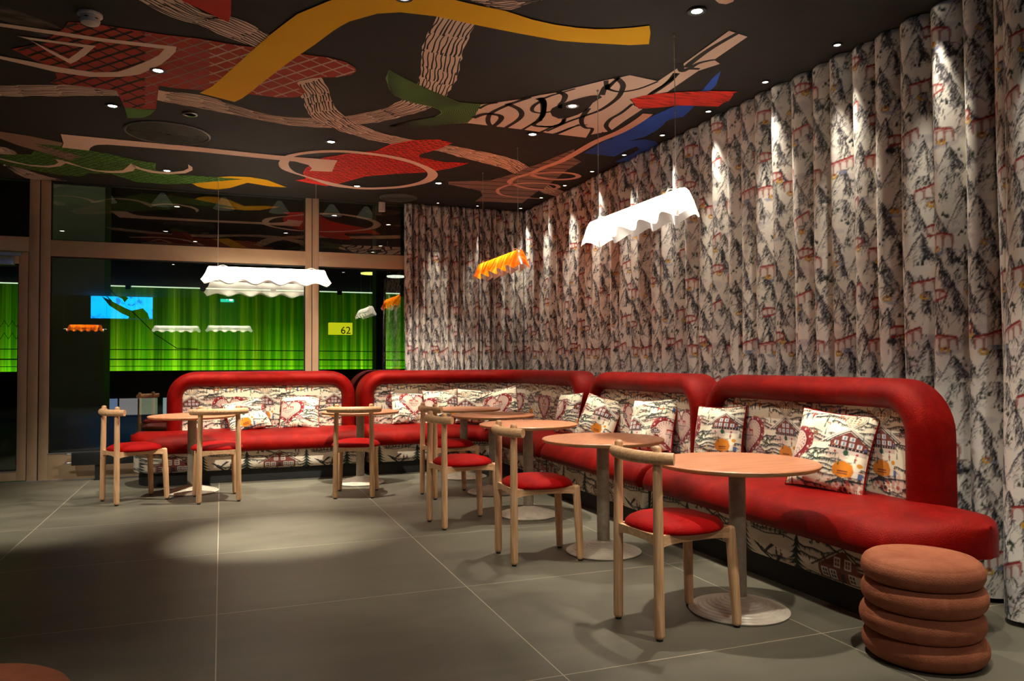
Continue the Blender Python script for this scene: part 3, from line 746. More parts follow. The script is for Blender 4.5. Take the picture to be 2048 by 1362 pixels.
# yellow band over everything at the top, scarlet flag
layer[0] = 11
fill([(399, 184), (424, 171), (450, 148), (495, 107), (538, 69), (566, 47), (595, 25.5), (625, 13), (656, 0), (700, -14), (780, -24), (860, -15), (921, 0), (960, 9), (1012, 19.5), (1065, 37), (1110, 47), (1153, 53), (1190, 56), (1224, 55.7), (1265, 53), (1299, 49), (1301, 64), (1298, 86), (1260, 88), (1224, 86), (1170, 83), (1118, 79), (1040, 65), (959, 49), (871, 30), (801, 22), (755, 24.7), (699, 40.5), (683, 49), (667, 59), (628, 88), (585, 117), (565, 132), (546, 147), (520, 167), (499, 184), (484, 195), (469, 202)], 'yellow')
fill([(330, -30), (366, 0), (400, 15), (457, 42.5), (459, 35), (462, 25.5), (462, 0), (462, -30)], 'redtop')
# striped green leaf
layer[0] = 8
LEAF = [(778, 138), (771, 155), (779, 179), (790, 190), (803, 197), (830, 205), (863, 212.6), (878, 218), (883, 224.5), (869, 232.5), (825, 240), (777, 252), (819, 254.5), (859, 252), (885, 248), (908, 246), (935, 245), (950, 230), (962, 207), (918, 202.7), (885, 189), (851, 175), (809, 155)]
fill(LEAF, 'leaf'); layer[0] = 9; lw = [w2(p) for p in LEAF]
LO = [(776, 136), (809, 153), (851, 173), (905, 198), (963, 207), (955, 235), (900, 250), (845, 255), (777, 253)]
LI = [(776, 176), (800, 196), (835, 205), (866, 212), (884, 222), (880, 229), (860, 234), (825, 240), (777, 252)]
for k in range(24):
    s = (k+.5)/24
    P = smooth_path([w2((a[0]*(1-s)+b[0]*s, a[1]*(1-s)+b[1]*s)) for a, b in zip(LO, LI)], 10)
    line(P, .0055, 'black', inside=lw)
# pale fish skeleton with loops
layer[0] = 7
BODY = [(935, 245), (950, 230), (962, 207.7), (993, 203.7), (1043, 196.8), (1080, 189), (1117, 183), (1150, 174), (1216, 157.7), (1238, 154), (1260, 149), (1307, 159), (1290, 168), (1300, 190), (1262, 196), (1268, 210), (1285, 217), (1250, 240), (1221, 261), (1183, 268), (1173, 274.5), (1108, 266.7), (1045, 258)]
fill(BODY, 'pale')
layer[0] = 8
fill([(1260, 176), (1307, 159), (1316, 161), (1355, 134.6), (1375, 120), (1458, 59.7), (1495, 71.8), (1428, 118), (1440, 126), (1397, 140), (1335, 182.5), (1300, 189), (1262, 197)], 'pale')
layer[0] = 9
gp = lambda P: [w2((1080+a/4.541, 30+b/4.541)) for a, b in P]
ep = lambda P: [w2((740+a/5.045, 60+b/5.045)) for a, b in P]
fill([(1080+a/4.541, 30+b/4.541) for a, b in [(90, 870), (110, 840), (150, 820), (210, 795), (280, 770), (380, 742), (460, 725), (540, 720), (565, 740), (520, 765), (480, 790), (450, 830), (420, 860), (340, 900), (250, 930), (170, 935), (110, 910)]], 'black')
for P, w in (([(165, 690), (225, 720), (215, 770), (180, 810), (185, 840)], .05), ([(600, 590), (605, 640), (640, 672), (740, 690), (900, 662), (1070, 596)], .035), ([(690, 560), (745, 610), (750, 660), (700, 750), (560, 850), (420, 905), (250, 965), (60, 1050)], .045),
             ([(0, 1003), (100, 1008), (180, 985), (235, 925)], .035), ([(440, 840), (380, 930), (385, 990), (420, 1020), (475, 1030), (430, 1110)], .045), ([(640, 1050), (600, 1000), (640, 940), (740, 880), (840, 800)], .045),
             ([(0, 745), (35, 780), (35, 860), (0, 955)], .05), ([(0, 765), (100, 725), (190, 700), (320, 662)], .03), ([(600, 670), (660, 610), (720, 560)], .04), ([(0, 1055), (120, 1075), (300, 1010), (430, 990)], .03), ([(130, 1085), (260, 1030), (360, 985)], .03),
             ([(560, 720), (590, 650), (640, 620)], .05), ([(830, 755), (900, 800), (1010, 700), (1150, 610), (1250, 520)], .03), ([(1270, 440), (1290, 500), (1350, 480), (1450, 482)], .05), ([(1330, 470), (1380, 420), (1560, 290), (1790, 158)], .05), ([(1370, 470), (1440, 430), (1540, 405), (1590, 398)], .035), ([(1240, 520), (1180, 590), (1090, 660), (990, 725)], .05)):
    line(smooth_path(gp(P), 8), w, 'black', w*.6)
for P, w in (([(1040, 880), (1160, 840), (1290, 850), (1325, 880), (1290, 930), (1235, 965), (1195, 930), (1195, 870), (1240, 820), (1400, 745), (1620, 670)], .05), ([(1380, 735), (1500, 790), (1530, 850), (1480, 910), (1360, 985)], .05),
             ([(1690, 680), (1745, 720), (1745, 840), (1700, 905), (1650, 945), (1700, 965), (1850, 965), (1940, 930), (1960, 890)], .05), ([(1740, 700), (1650, 760), (1640, 810), (1720, 830), (1830, 815)], .035), ([(1100, 785), (1180, 745), (1290, 725)], .03), ([(1530, 1005), (1680, 915)], .03), ([(1720, 1025), (1880, 950)], .03)):
    line(smooth_path(ep(P), 8), w, 'black', w*.7)
fill([(1224, 278), (1230, 262), (1212, 266), (1205, 262), (1190, 276)], 'black')
# striped grey bird
layer[0] = 6
GB = [(897, 362.5), (981, 360), (1030, 346), (1052, 335), (1075, 328), (1149, 297), (1147, 314.7), (1163, 322.5), (1133, 340), (1106, 361.6), (1090, 374), (1071, 385), (1044, 405.5), (950, 402.6), (965, 391), (961, 381), (897, 368)]
fill(GB, 'grey'); layer[0] = 8; gw = [w2(p) for p in GB]
for k in range(-5, 18): line([w2(p) for p in seg((880, 275+k*8.2), (1180, 290+k*8.2), 90)], .022, 'black', inside=gw)
# blue fish and salmon scroll, red brush
layer[0] = 8
fill([(1442, 140), (1432, 169), (1397, 202), (1380, 220), (1366, 232.6), (1345, 236), (1333, 241), (1325, 250), (1311, 261), (1290, 272), (1256, 281), (1289, 277), (1311, 281), (1317, 290), (1312, 298), (1300, 305), (1285, 316), (1267, 325), (1229, 323), (1267, 305), (1279, 297), (1273, 292), (1252, 300), (1229, 312), (1168, 305), (1212, 279), (1260, 253), (1311, 228), (1355, 208), (1406, 177.5), (1425, 155)], 'blue')
layer[0] = 10
line(smooth_path([w2(p) for p in [(1296, 226), (1276, 241), (1240, 262), (1190, 283), (1150, 306), (1120, 322), (1090, 333), (1060, 346), (1035, 353), (1024, 358), (1020, 364), (1035, 371), (1065, 377), (1095, 378), (1116, 374), (1108, 368), (1065, 365), (1028, 367), (1005, 373), (995, 380), (1002, 388), (1028, 393), (1060, 395), (1080, 396)]], 8), .085, 'salmon', .03)
line(smooth_path([w2(p) for p in [(1060, 346), (1072, 352), (1105, 357.5), (1138, 357), (1157, 352), (1145, 346), (1110, 343.5), (1070, 346)]], 8), .07, 'salmon', .05)
layer[0] = 11
fill([(1262, 196), (1285, 190), (1311, 186), (1362, 182), (1430, 180), (1478, 181), (1468, 184), (1465, 191), (1458, 200), (1448, 203), (1436, 211.5), (1388, 209.5), (1355, 209.5), (1320, 213), (1278, 216), (1270, 208)], 'brush')
fill([(1426, -6), (1470, -6), (1466, 1), (1452, 6), (1438, 4)], 'pale')
struct(CE.build('ceiling', [PAINT[k] for k in PK], smooth=False, sharp=0))

# ---- glazed front with bronze frames
ZT0, ZT1 = 2.385, 2.555
def frame_bay(name, x0, x1, zb, parts):
    root = empty(name, (0, 0, 0), kind='structure')
    fr = MB()
    for b in parts: fr.box(*b, 0, .004)
    struct(fr.build('frame', [MAT['frame'], MAT['gasket']], root, sharp=30))
    return root
FY0, FY1 = YW-.05, YW+.06
def pane(root, x0, x1, z0, z1, y=YW+.005):
    g = MB(); g.box(x0, x1, y, y+.006, z0, z1)
    struct(g.build('glass_pane', MAT['glass'], root, smooth=False))
    e = MB()
    for b in ((x0, x0+.012, z0, z1), (x1-.012, x1, z0, z1), (x0, x1, z0, z0+.010), (x0, x1, z1-.012, z1)): e.box(b[0], b[1], y-.02, y+.02, b[2], b[3])
    struct(e.build('gasket', MAT['gasket'], root, smooth=False))
# bay between the two double mullions
w1 = frame_bay('window_1', -1.80, 1.0, 0, [(-1.80, -1.712, FY0, FY1, 0, CEIL), (.925, .996, FY0, FY1, 0, CEIL), (-1.712, .925, FY0, FY1, ZT0, ZT1), (-1.712, .925, FY0, FY1, 0, .285)])
struct(MB().box(-1.712, .925, FY0-.008, FY0+.02, .283, .291).build('sill_strip', MAT['steel'], w1))
pane(w1, -1.712, .925, .29, ZT0); pane(w1, -1.712, .925, ZT1, CEIL)
w2_ = frame_bay('window_2', 1.004, 3.86, 0, [(1.004, 1.078, FY0, FY1, 0, CEIL), (1.078, 3.86, FY0, FY1, ZT0, ZT1), (1.078, 3.86, FY0, FY1, 0, .285)])
pane(w2_, 1.078, 3.80, .29, ZT0); pane(w2_, 1.078, 3.80, ZT1, CEIL)
# door bay
d1 = frame_bay('door_1', -3.1, -1.81, 0, [(-1.905, -1.81, FY0, FY1, 0, CEIL), (-3.2, -1.905, FY0, FY1, 2.42, ZT1+.02), (-3.2, -3.1, FY0, FY1, 0, CEIL)])
leaf = MB()
for b in ((-1.997, -1.911, 0.02, 2.412), (-3.095, -3.0, 0.02, 2.412), (-3.0, -1.997, 0.02, .115), (-3.0, -1.997, 2.29, 2.412)): leaf.box(b[0], b[1], FY0+.004, FY1-.01, b[2], b[3], 0, .003)
struct(leaf.build('door_leaf', MAT['frame'], d1, sharp=30))
struct(MB().box(-3.0, -1.997, FY0-.004, FY0+.03, .115, .121).build('glazing_bead', MAT['steel'], d1))
pane(d1, -3.0, -1.997, .12, 2.29); pane(d1, -3.1, -1.905, ZT1+.02, CEIL)
cl = MB(); cl.box(-2.34, -2.03, FY0-.06, FY0+.004, 2.27, 2.34, 0, .004); cl.box(-2.40, -1.97, FY0-.035, FY0, 2.368, 2.402, 0, .003)
cl.tube([(-2.08, FY0-.03, 2.345), (-2.02, FY0-.02, 2.372)], .006); struct(cl.build('door_closer', MAT['steel'], d1))
w3 = frame_bay('window_3', XL, -3.2, 0, [(-3.29, -3.205, FY0, FY1, 0, CEIL), (XL, -3.29, FY0, FY1, ZT0, ZT1), (XL, -3.29, FY0, FY1, 0, .285)])
pane(w3, XL, -3.29, .29, ZT0); pane(w3, XL, -3.29, ZT1, CEIL)
gm = MB(); gm.box(-1.811, -1.799, FY0+.004, FY1, 0, CEIL); gm.box(.995, 1.005, FY0+.004, FY1, 0, CEIL)
struct(gm.build('trim_1', MAT['gasket'], smooth=False))
struct(MB().box(XL, XR, FY0-.012, FY0+.0, .0, .010).build('trim_2', MAT['steel'], smooth=False))

# ---- outside, at night: dark paving, a backlit green wall, columns
struct(MB().box(-16, 16, YW+.14, 22, -.14, -.02).build('ground_outside', noisy('asphalt', (.010, .010, .009), (.020, .020, .018), 2, .95, spec=.05), smooth=False))
struct(MB().box(-1.86, -1.30, 10.2, 10.75, -.02, 5.2).build('column_1', noisy('olive_render', (.20, .19, .13), (.26, .25, .17), 2, .6), smooth=False))
spot('column_fill_light', (-1.6, 9.75, 5.6), (-1.58, 10.4, .8), 110, 60, .8, (.95, 1, .72), .05)  # fill light without a fixture, added to brighten the column face
struct(MB().box(2.07, 2.21, 11.0, 11.3, -.02, 3.6).build('column_2', noisy('dark_render', (.014, .013, .010), (.022, .020, .016), 2, .6), smooth=False))
def green_mat():
    m, nt, b = new_mat('backlit_green_glass'); nt.nodes.remove(b); L = nt.links.new
    tc = N(nt, 'ShaderNodeTexCoord'); sp = N(nt, 'ShaderNodeSeparateXYZ'); L(tc.outputs['Object'], sp.inputs[0])
    def nz(sx, sz, det, seed):
        mp = N(nt, 'ShaderNodeMapping'); mp.inputs['Scale'].default_value = (sx, 0, sz); mp.inputs['Location'].default_value = (seed, seed, 0)
        n = N(nt, 'ShaderNodeTexNoise'); n.inputs['Scale'].default_value = 1; n.inputs['Detail'].default_value = det; n.inputs['Roughness'].default_value = .75
        L(tc.outputs['Object'], mp.inputs[0]); L(mp.outputs[0], n.inputs['Vector']); return n.outputs['Fac']
    fine = nz(7, .10, 9, 3); broad = nz(1.3, .05, 3, 8)
    hue = ramp(nt, [(.30, (.006, .035, .0006)), (.47, (.035, .20, .0015)), (.58, (.13, .32, .003)), (.72, (.45, .62, .03))]); L(fine, hue.inputs[0])
    br = ramp(nt, [(.30, (.18,)*3), (.5, (.55,)*3), (.68, (1.1,)*3)]); L(broad, br.inputs[0])
    # light from below painted into the glow: brightest at the foot, fading upward
    g = N(nt, 'ShaderNodeMapRange'); L(sp.outputs[2], g.inputs['Value']); g.inputs['From Min'].default_value = 1.07; g.inputs['From Max'].default_value = 3.0; g.inputs['To Min'].default_value = 0; g.inputs['To Max'].default_value = 1
    gr = ramp(nt, [(0, (3.4,)*3), (.10, (2.2,)*3), (.32, (1.15,)*3), (.6, (.52,)*3), (1, (.26,)*3)]); L(g.outputs[0], gr.inputs[0])
    m1 = N(nt, 'ShaderNodeMix', data_type='RGBA', blend_type='MULTIPLY'); m1.inputs[0].default_value = 1; L(hue.outputs[0], m1.inputs[6]); L(br.outputs[0], m1.inputs[7])
    m2 = N(nt, 'ShaderNodeMix', data_type='RGBA', blend_type='MULTIPLY'); m2.inputs[0].default_value = 1; L(m1.outputs[2], m2.inputs[6]); L(gr.outputs[0], m2.inputs[7])
    e = N(nt, 'ShaderNodeEmission'); L(m2.outputs[2], e.inputs[0]); e.inputs[1].default_value = 1.5
    L(e.outputs[0], nt.nodes['Material Output'].inputs[0]); return m
gw_ = MB(); gw_.box(-15, 12, 20, 20.06, 1.06, 3.02)
GWM = green_mat()
struct(gw_.build('wall_far', GWM, smooth=False))
struct(MB().box(-15, 12, 20.07, 20.3, -.02, 7).box(-15, 12, 19.9, 20.07, -.02, 1.05).build('wall_outside', plain('night_wall', (.012, .012, .012), .8), smooth=False))
top = MB()
x = -15.0
while x < 12:
    top.box(x+.06, x+1.55, 19.93, 19.97, 3.02, 3.045, 0); top.box(x-.06, x+.05, 19.9, 19.99, 2.96, 3.05, 1); x += 1.62
struct(top.build('trim_3', [emit('panel_head_light', (.8, 1, .7), 1.1), MAT['black']], smooth=False))
# low shop windows lit across the way
lw_ = [(-2.62, .55, (.25, .35, .6)), (-2.2, .7, (.35, .30, .33)), (-1.78, .6, (.30, .32, .22)), (-1.28, .9, (.30, .42, .45))]
for k, (x, b_, c) in enumerate(lw_):
    o = MB().box(x, x+.38, 19.86, 19.9, -.02+.06, .42).build('shop_window', emit('dim_shop_light', c, b_), smooth=False)
    tag(o, ['bluish', 'pinkish', 'greenish', 'pale cyan'][k]+' lit low window across the dark street, behind the glass', 'window', 'low lit windows across the street')
# overhead wires
def owire(pts, lab, r=.008, grp='overhead wires outside the window'):
    tag(MB().tube(pts, r, 5).build('overhead_wire', MAT['gasket']), lab, 'wire', grp)
owire([(-9, 15, 1.50), (0, 15, 1.47), (7, 15, 1.40)], 'upper black wire strung level before the green lit wall')
owire([(-9, 15, 1.33), (0, 15, 1.30), (7, 15, 1.24)], 'thick middle black wire strung level before the green lit wall', .011)
owire([(-9, 15, 1.20), (0, 15, 1.18), (7, 15, 1.13)], 'lowest thin black wire near the foot of the green wall', .006)
owire([(-2.3, 15, 6.25), (-1.9, 15, 2.6), (-1.1, 15, 1.75), (-.75, 15, 1.50), (-.4, 15, 1.49)], 'black wire falling at a slant from above onto the level wires', .008)
struct(MB().box(-9, 9, 14.5, 19.5, 6.22, 6.4).build('ceiling_outside', MAT['gasket'], smooth=False))
def zig(z): return [(-6.2+k*.075, 19.8, z+(.07 if k % 2 else -.07)) for k in range(28)]
for z, l in ((2.12, 'upper'), (1.85, 'lower')):
    tag(MB().tube(zig(z), .010, 4).build('zigzag_tube', MAT['gasket']), l+' black zigzag line on the green wall seen through the door', 'sign', 'zigzag lines on the green wall')
# number sign
f = bpy.data.curves.new('number', 'FONT'); f.body = '62'; f.size = .26; f.extrude = .004
nm = bpy.data.objects.new('tmp', f); COL.objects.link(nm)
dg = bpy.context.evaluated_depsgraph_get(); me = bpy.data.meshes.new_from_object(nm.evaluated_get(dg)); bpy.data.objects.remove(nm)
sgn = empty('number_sign', (2.82, 19.8, 1.98), label='small yellow lit sign with the black number 62 on the green wall', cat='sign')
sb = MB(); sb.box(-.28, .30, 0, .21, -.04, .26); lp_ = sb.build('lit_panel', emit('yellow_sign_light', (.62, .6, .01), 1.3), sgn, smooth=False)
nt_ = bpy.data.objects.new('numerals', me); COL.objects.link(nt_); me.materials.clear(); me.materials.append(MAT['gasket']); nt_.parent = lp_
nt_.location = (.0, -.012, -.02); nt_.rotation_euler = (PI/2, 0, 0)
# cone lamps far outside
cone = empty('cone_lamp', (0, 0, 0), label='x', cat='lamp', group='cone lamps glowing high outside')
cm_ = MB(); cm_.lathe([(.02, .26), (.05, .25), (.21, .02), (.23, 0), (.20, 0), (.04, .23)], 20); cm_.build('shade', emit('faint_cone_glow', (.55, .5, .36), .055), cone)
cm_ = MB(); cm_.tube([(0, 0, .3), (0, 0, 1.6)], .008, 5); cm_.build('cord', MAT['gasket'], cone)
cl_ = ['first', 'second', 'third', 'fourth', 'fifth', 'sixth']
for k, x in enumerate((-2.30, -1.20, .03, 1.2, 2.36, 3.15)):
    o = cone if k == 0 else copy_tree(cone)
    o.location = (x, 18, 4.62); o['label'] = cl_[k]+' from the left in the row of dim cone lamps high beyond the glass'
for k, (px, c) in enumerate(((740, (.9, .85, .2)), (792, (.8, .8, .7)))):
    d = CR*((px-1024)/F_PX)+CU*(-((546 if k == 0 else 552)-681)/F_PX)+CF; t = 13/d.y
    o = MB().lathe([(.16, 0), (.15, -.02), (.02, -.03)], 24, (d.x*t, 13)).build('outside_ceiling_light', emit('outside_lamp_%d' % k, c, 1.6))
    o.location.z = CAM_H+d.z*t; tag(o, ('yellow' if k == 0 else 'white')+' flat round lamp outside beside the dark column', 'lamp', 'round lamps under the outside canopy')
# ------------------------------------------------------------------ curtains
def curtain(name, P0, P1, pitch, amp, res_u, zcuts, seed, label, uoff=0.0, droop=0.0, irregular=.25, side=1, zb=.025, shear=0.0):
    """pleated cloth hanging along the line P0-P1; ridges face to the room (side)"""
    rng = np.random.default_rng(seed)
    P0 = np.array(P0, float); P1 = np.array(P1, float); L = np.hypot(*(P1-P0)); t = (P1-P0)/L; nrm = np.array([-t[1], t[0]])*side
    # pleats of slightly different widths
    ws = []
    while sum(ws) < L: ws.append(pitch*(1+irregular*rng.uniform(-1, 1)))
    ed = np.r_[0, np.cumsum(ws)]; am = amp*(1+irregular*rng.uniform(-1, 1, len(ws)))
    n0 = int(L/ (res_u/2.2)); x = np.linspace(0, L, n0)
    k = np.clip(np.searchsorted(ed, x, side='right')-1, 0, len(ws)-1); ph = (x-ed[k])/np.array(ws)[k]
    y = am[k]*(np.sin(PI*ph)**0.75)                       # round ridges, sharp valleys
    arc = np.r_[0, np.cumsum(np.hypot(np.diff(x), np.diff(y)))]
    n = int(arc[-1]/res_u); a = np.linspace(0, arc[-1], n); xs = np.interp(a, arc, x)
    z = np.concatenate([np.arange(z0, z1, dz) for z0, z1, dz in zcuts]+[[zcuts[-1][1]]]); m = len(z)
    XS, Z = np.meshgrid(xs, z, indexing='ij'); A = np.repeat(a[:, None], m, 1)
    h = (Z-zb)/(CEIL-zb)
    XS2 = XS+shear*(1-h)*np.sin(XS*2.1)+.012*np.sin(XS*9+Z*1.7)*(1-h)
    kk = np.clip(np.searchsorted(ed, XS2.ravel(), side='right')-1, 0, len(ws)-1); pp = (XS2.ravel()-ed[kk])/np.array(ws)[kk]
    pp = np.clip(pp, 0, 1)
    Y = (am[kk]*(np.sin(PI*pp)**0.75)).reshape(XS.shape)*(1+.18*np.sin(Z*1.3+XS*3)*(1-h))+.010*np.sin(XS*23+Z*2.3)*(1-h)+droop*(1-h)**2
    top = 1-np.clip((Z-(CEIL-.03))/.03, 0, 1)*.35
    Y = Y*top
    vx = P0[0]+t[0]*XS+nrm[0]*Y; vy = P0[1]+t[1]*XS+nrm[1]*Y
    V = np.stack([vx, vy, Z], -1).reshape(-1, 3)
    C = TC.sample(A+uoff, Z).reshape(-1, 3)
    o = fast_mesh(name, V, grid_quads(n, m), MAT['curtain'], C)
    tag(o, label, 'curtain')
    return o
ZC = CEIL-.004
curtain('patterned_curtain', (3.735, 9.40), (3.735, 2.62), .182, .100, .0072, [(.025, .8, .010), (.8, ZC, .0075)], 4, 'long pleated curtain printed with mountains and red viaducts, behind the sofas on the side wall', .1, side=-1, irregular=.18)
curtain('patterned_curtain', (3.60, 2.66), (3.60, .9), .19, .065, .0052, [(.025, ZC, .0055)], 5, 'nearest panel of mountain print curtain hanging to the floor beyond the round pouf', .45, side=-1, droop=.07)
curtain('patterned_curtain', (2.10, 9.325), (3.74, 9.325), .095, .095, .0080, [(.025, .9, .05), (.9, ZC, .0095)], 6, 'tightly gathered mountain print curtain drawn over the end of the glazed front', .2, side=-1, irregular=.45, shear=.03)

# ------------------------------------------------------------------ banquette sofas
class Path:
    """plan line of a sofa back: straight runs joined by an arc; d is the distance forward of the back panel"""
    def __init__(s, kind):
        s.kind = kind
    def at(s, q, d):
        if s.kind == 'window': return (q, 8.97-d)
        if s.kind == 'side': return (3.35-d, -q)              # q = -Y, grows towards the camera
        # corner: q measured from X=1.48 along the window, arc radius .65, then towards the camera
        rc = .65; a0 = 2.70-1.48; al = rc*PI/2
        if q <= a0: return (1.48+q, 8.97-d)
        if q <= a0+al:
            th = (q-a0)/rc; r = max(rc-d, .03) if d > 0 else rc-d
            cx, cy = 2.70, 8.32
            if d > 0 and rc-d < .03: pass
            return (cx+r*math.sin(th), cy+r*math.cos(th))
        return (3.35-d, 8.32-(q-a0-al))
def rounded_u(q0, q1, z0, z1, r, ds=.035, nc=10):
    """inner edge of the cushion ring: up, round, along, round, down -> (q, z, nq, nz)"""
    out = []
    for k in range(8): out.append((q0, z0+(z1-r-z0)*k/8, -1, 0))
    for k in range(nc+1):
        a = PI-PI/2*k/nc; out.append((q0+r+r*math.cos(a), z1-r+r*math.sin(a), math.cos(a), math.sin(a)))
    n = max(4, int((q1-q0-2*r)/ds))
    for k in range(1, n): out.append((q0+r+(q1-q0-2*r)*k/n, z1, 0, 1))
    for k in range(nc+1):
        a = PI/2-PI/2*k/nc; out.append((q1-r+r*math.cos(a), z1-r+r*math.sin(a), math.cos(a), math.sin(a)))
    for k in range(1, 9): out.append((q1, z1-r-(z1-r-z0)*k/8, 1, 0))
    return out
def sofa(pth, q0, q1, s0, s1, r0, r1, label, uoff, boff, res, dback=lambda q: .17):
    root = empty('banquette_sofa', (*pth.at((q0+q1)/2, .2), 0), label=label, cat='sofa', group='red velvet banquettes round the corner')
    off = Vector(root.location)
    W = .158; ZI = 1.140-W
    path = rounded_u(q0+W, q1-W, .40, ZI, .125)
    prof = [(-.004, -.02), (.0, .02), (.010, .052), (.030, .078), (.058, .093), (.086, .094), (.112, .083), (.134, .062), (.149, .034), (.156, .0), (W, -.05)]
    mb = MB(); G = []
    for q, z, nq, nz in path:
        row = []
        db = dback(q)
        pr = prof+[(W, -db*.6), (W-.004, -db), (W-.03, -db-.012), (0, -db-.012)]
        for n_, d in pr:
            x, y = pth.at(q+nq*n_, d); row.append((x-off.x, y-off.y, z+nz*n_))
        G.append(row)
    mb.grid(G, flip=True)
    # rear face of the back
    rq = np.linspace(q0+W, q1-W, max(12, int((q1-q0)/.05))); G = []
    for q in rq:
        x, y = pth.at(q, -dback(q)-.012); G.append([(x-off.x, y-off.y, z) for z in (.35, .6, .85, ZI-.01)])
    mb.grid(G)
    mb.build('backrest', MAT['velvet'], root, sharp=50)
    # printed panel
    nq = int((q1-q0-2*W+.04)/res); Q = np.linspace(q0+W-.02, q1-W+.02, nq); Z = np.linspace(.44, ZI+.02, int(.56/res)); V = np.empty((nq, len(Z), 3)); 
    for i, q in enumerate(Q):
        e = min(1, min(q-Q[0], Q[-1]-q)/.10+.0)
        bul = .028*math.sqrt(max(0, 1-(1-e)**2))
        zz = np.clip(np.minimum(Z-.44, ZI+.02-Z)/.10, 0, 1); b = bul*np.sqrt(1-(1-zz)**2)
        x0, y0 = pth.at(q, 0.0); x1, y1 = pth.at(q, .1)
        V[i, :, 0] = x0+(x1-x0)*b/.1-off.x; V[i, :, 1] = y0+(y1-y0)*b/.1-off.y; V[i, :, 2] = Z
    UU, ZZ = np.meshgrid(Q-uoff, Z-.50, indexing='ij')
    fast_mesh('back_panel', V.reshape(-1, 3), grid_quads(nq, len(Z), True), MAT['toile'], TT.sample(UU, ZZ).reshape(-1, 3), root)
    # seat cushion
    D = .555; dm = .14
    def ends(q, a0, a1, ra, rb):
        f = 1.0
        for a, rr in ((q-a0, ra), (a1-q, rb)):
            if a < rr: f = min(f, math.sqrt(max(0.0, 1-(1-max(a, 0)/rr)**2)))
        return f
    def samples(a0, a1, ra, rb, ds):
        S = [a0+ra*(1-math.cos(PI/2*k/12)) for k in range(12)]
        n = max(6, int((a1-a0-ra-rb)/ds)); S += [a0+ra+(a1-a0-ra-rb)*k/n for k in range(n+1)]
        S += [a1-rb*(1-math.cos(PI/2*k/12)) for k in range(11, -1, -1)]
        return S
    sp = [(0, .33), (0, .45), (.03, .495), (.12, .515), (.33, .530), (.58, .526), (.76, .510), (.87, .486), (.945, .452), (.985, .41), (1.0, .375), (.992, .345), (.96, .325), (.5, .322)]
    mb = MB(); G = []
    wob = random.Random(int(abs(uoff)*100)+3)
    for q in samples(s0, s1, r0, r1, .045):
        f = ends(q, s0, s1, r0, r1); g = ends(q, s0, s1, .05 if r0 < .1 else .09, .05 if r1 < .1 else .09); f = max(f, .04); g = max(g, .72)
        df = dm+(D-dm)*f; db_ = dm-(dm+.10)*f; row = []
        for u, z in sp:
            d = db_+(df-db_)*u
            if g < 1 and max(r0, r1) < 1: d = d*(1)+0
            zz = .42+(z-.42)*g+(.004*math.sin(q*7+u*5) if z > .4 else 0)
            x, y = pth.at(q, d); row.append((x-off.x, y-off.y, zz))
        row.append(row[0]); G.append(row)
    mb.grid(G, flip=True)
    mb.add(G[0][:-1], [tuple(range(len(sp)))]); mb.add(G[-1][:-1], [tuple(range(len(sp)-1, -1, -1))])
    mb.build('seat_cushion', MAT['velvet'], root, sharp=60)
    # printed base and black plinth
    Q = samples(s0+.03, s1-.03, max(r0-.02, .02), max(r1-.02, .02), res*1.2); Zb = np.linspace(.135, .345, int(.21/ (res*1.15))+2)
    V = np.empty((len(Q), len(Zb), 3)); al = [0.0]; prev = None
    for i, q in enumerate(Q):
        f = max(ends(q, s0+.03, s1-.03, max(r0-.02, .02), max(r1-.02, .02)), .02)
        for j, z in enumerate(Zb):
            k = (z-.135)/.21; ins = .055+.030*(1-min(1, k/.35))**2+.012*k
            x, y = pth.at(q, dm+(D-ins-dm)*f); V[i, j] = (x-off.x, y-off.y, z)
        if i: al.append(al[-1]+math.dist(V[i, 0, :2], V[i-1, 0, :2]))
    UU, ZZ = np.meshgrid(np.array(al)-boff, Zb-.135+.035, indexing='ij')
    fast_mesh('base', V.reshape(-1, 3), grid_quads(len(Q), len(Zb), True), MAT['toile'], TB.sample(UU*.8, (ZZ-.035)*.82+.04).reshape(-1, 3), root)
    mb = MB(); G = []
    for q in samples(s0+.08, s1-.08 if r1 > .1 else s1-.005, max(r0-.06, .005), max(r1-.06, .005), .08):
        f = max(ends(q, s0+.08, s1-.08 if r1 > .1 else s1-.005, max(r0-.06, .005), max(r1-.06, .005)), .02); row = []
        for u, z in ((0, 0), (0, .30), (1.02, .30), (1.02, .16), (1.0, .14), (1.0, 0)):
            db_ = dm-(dm+.06)*f; df = dm+(.44-dm)*f; x, y = pth.at(q, db_+(df-db_)*u); row.append((x-off.x, y-off.y, z))
        row.append(row[0]); G.append(row)
    mb.grid(G, flip=True); mb.build('plinth', MAT['plinth'], root, smooth=False)
    return root
PWIN, PCOR, PSID = Path('window'), Path('corner'), Path('side')
sofa(PWIN, -.545, 1.445, -.87, 1.462, .30, .045, 'red velvet banquette with printed back standing alone before the window glass', .453-.75, .31, .0048, lambda q: .30)
LB = 1.22+.65*PI/2+(8.32-6.80)
sofa(PCOR, .02, LB, .0, LB+.05, .045, .045, 'long red banquette bending round the corner between glazing and curtain wall', .11, .9, .0052, lambda q: .34 if q < .35 else max(.14, .34-(q-.35)*.7))
sofa(PSID, -6.655, -4.795, -6.72, -4.862, .045, .045, 'shorter red banquette on the curtain wall between the corner and end sofas', -6.24, -6.0, .0042, lambda q: .15)
sofa(PSID, -4.770, -2.862, -4.852, -2.480, .045, .42, 'nearest red velvet banquette at the end of the row beside the ribbed pouf', -3.94, -4.3, .0029, lambda q: .13)

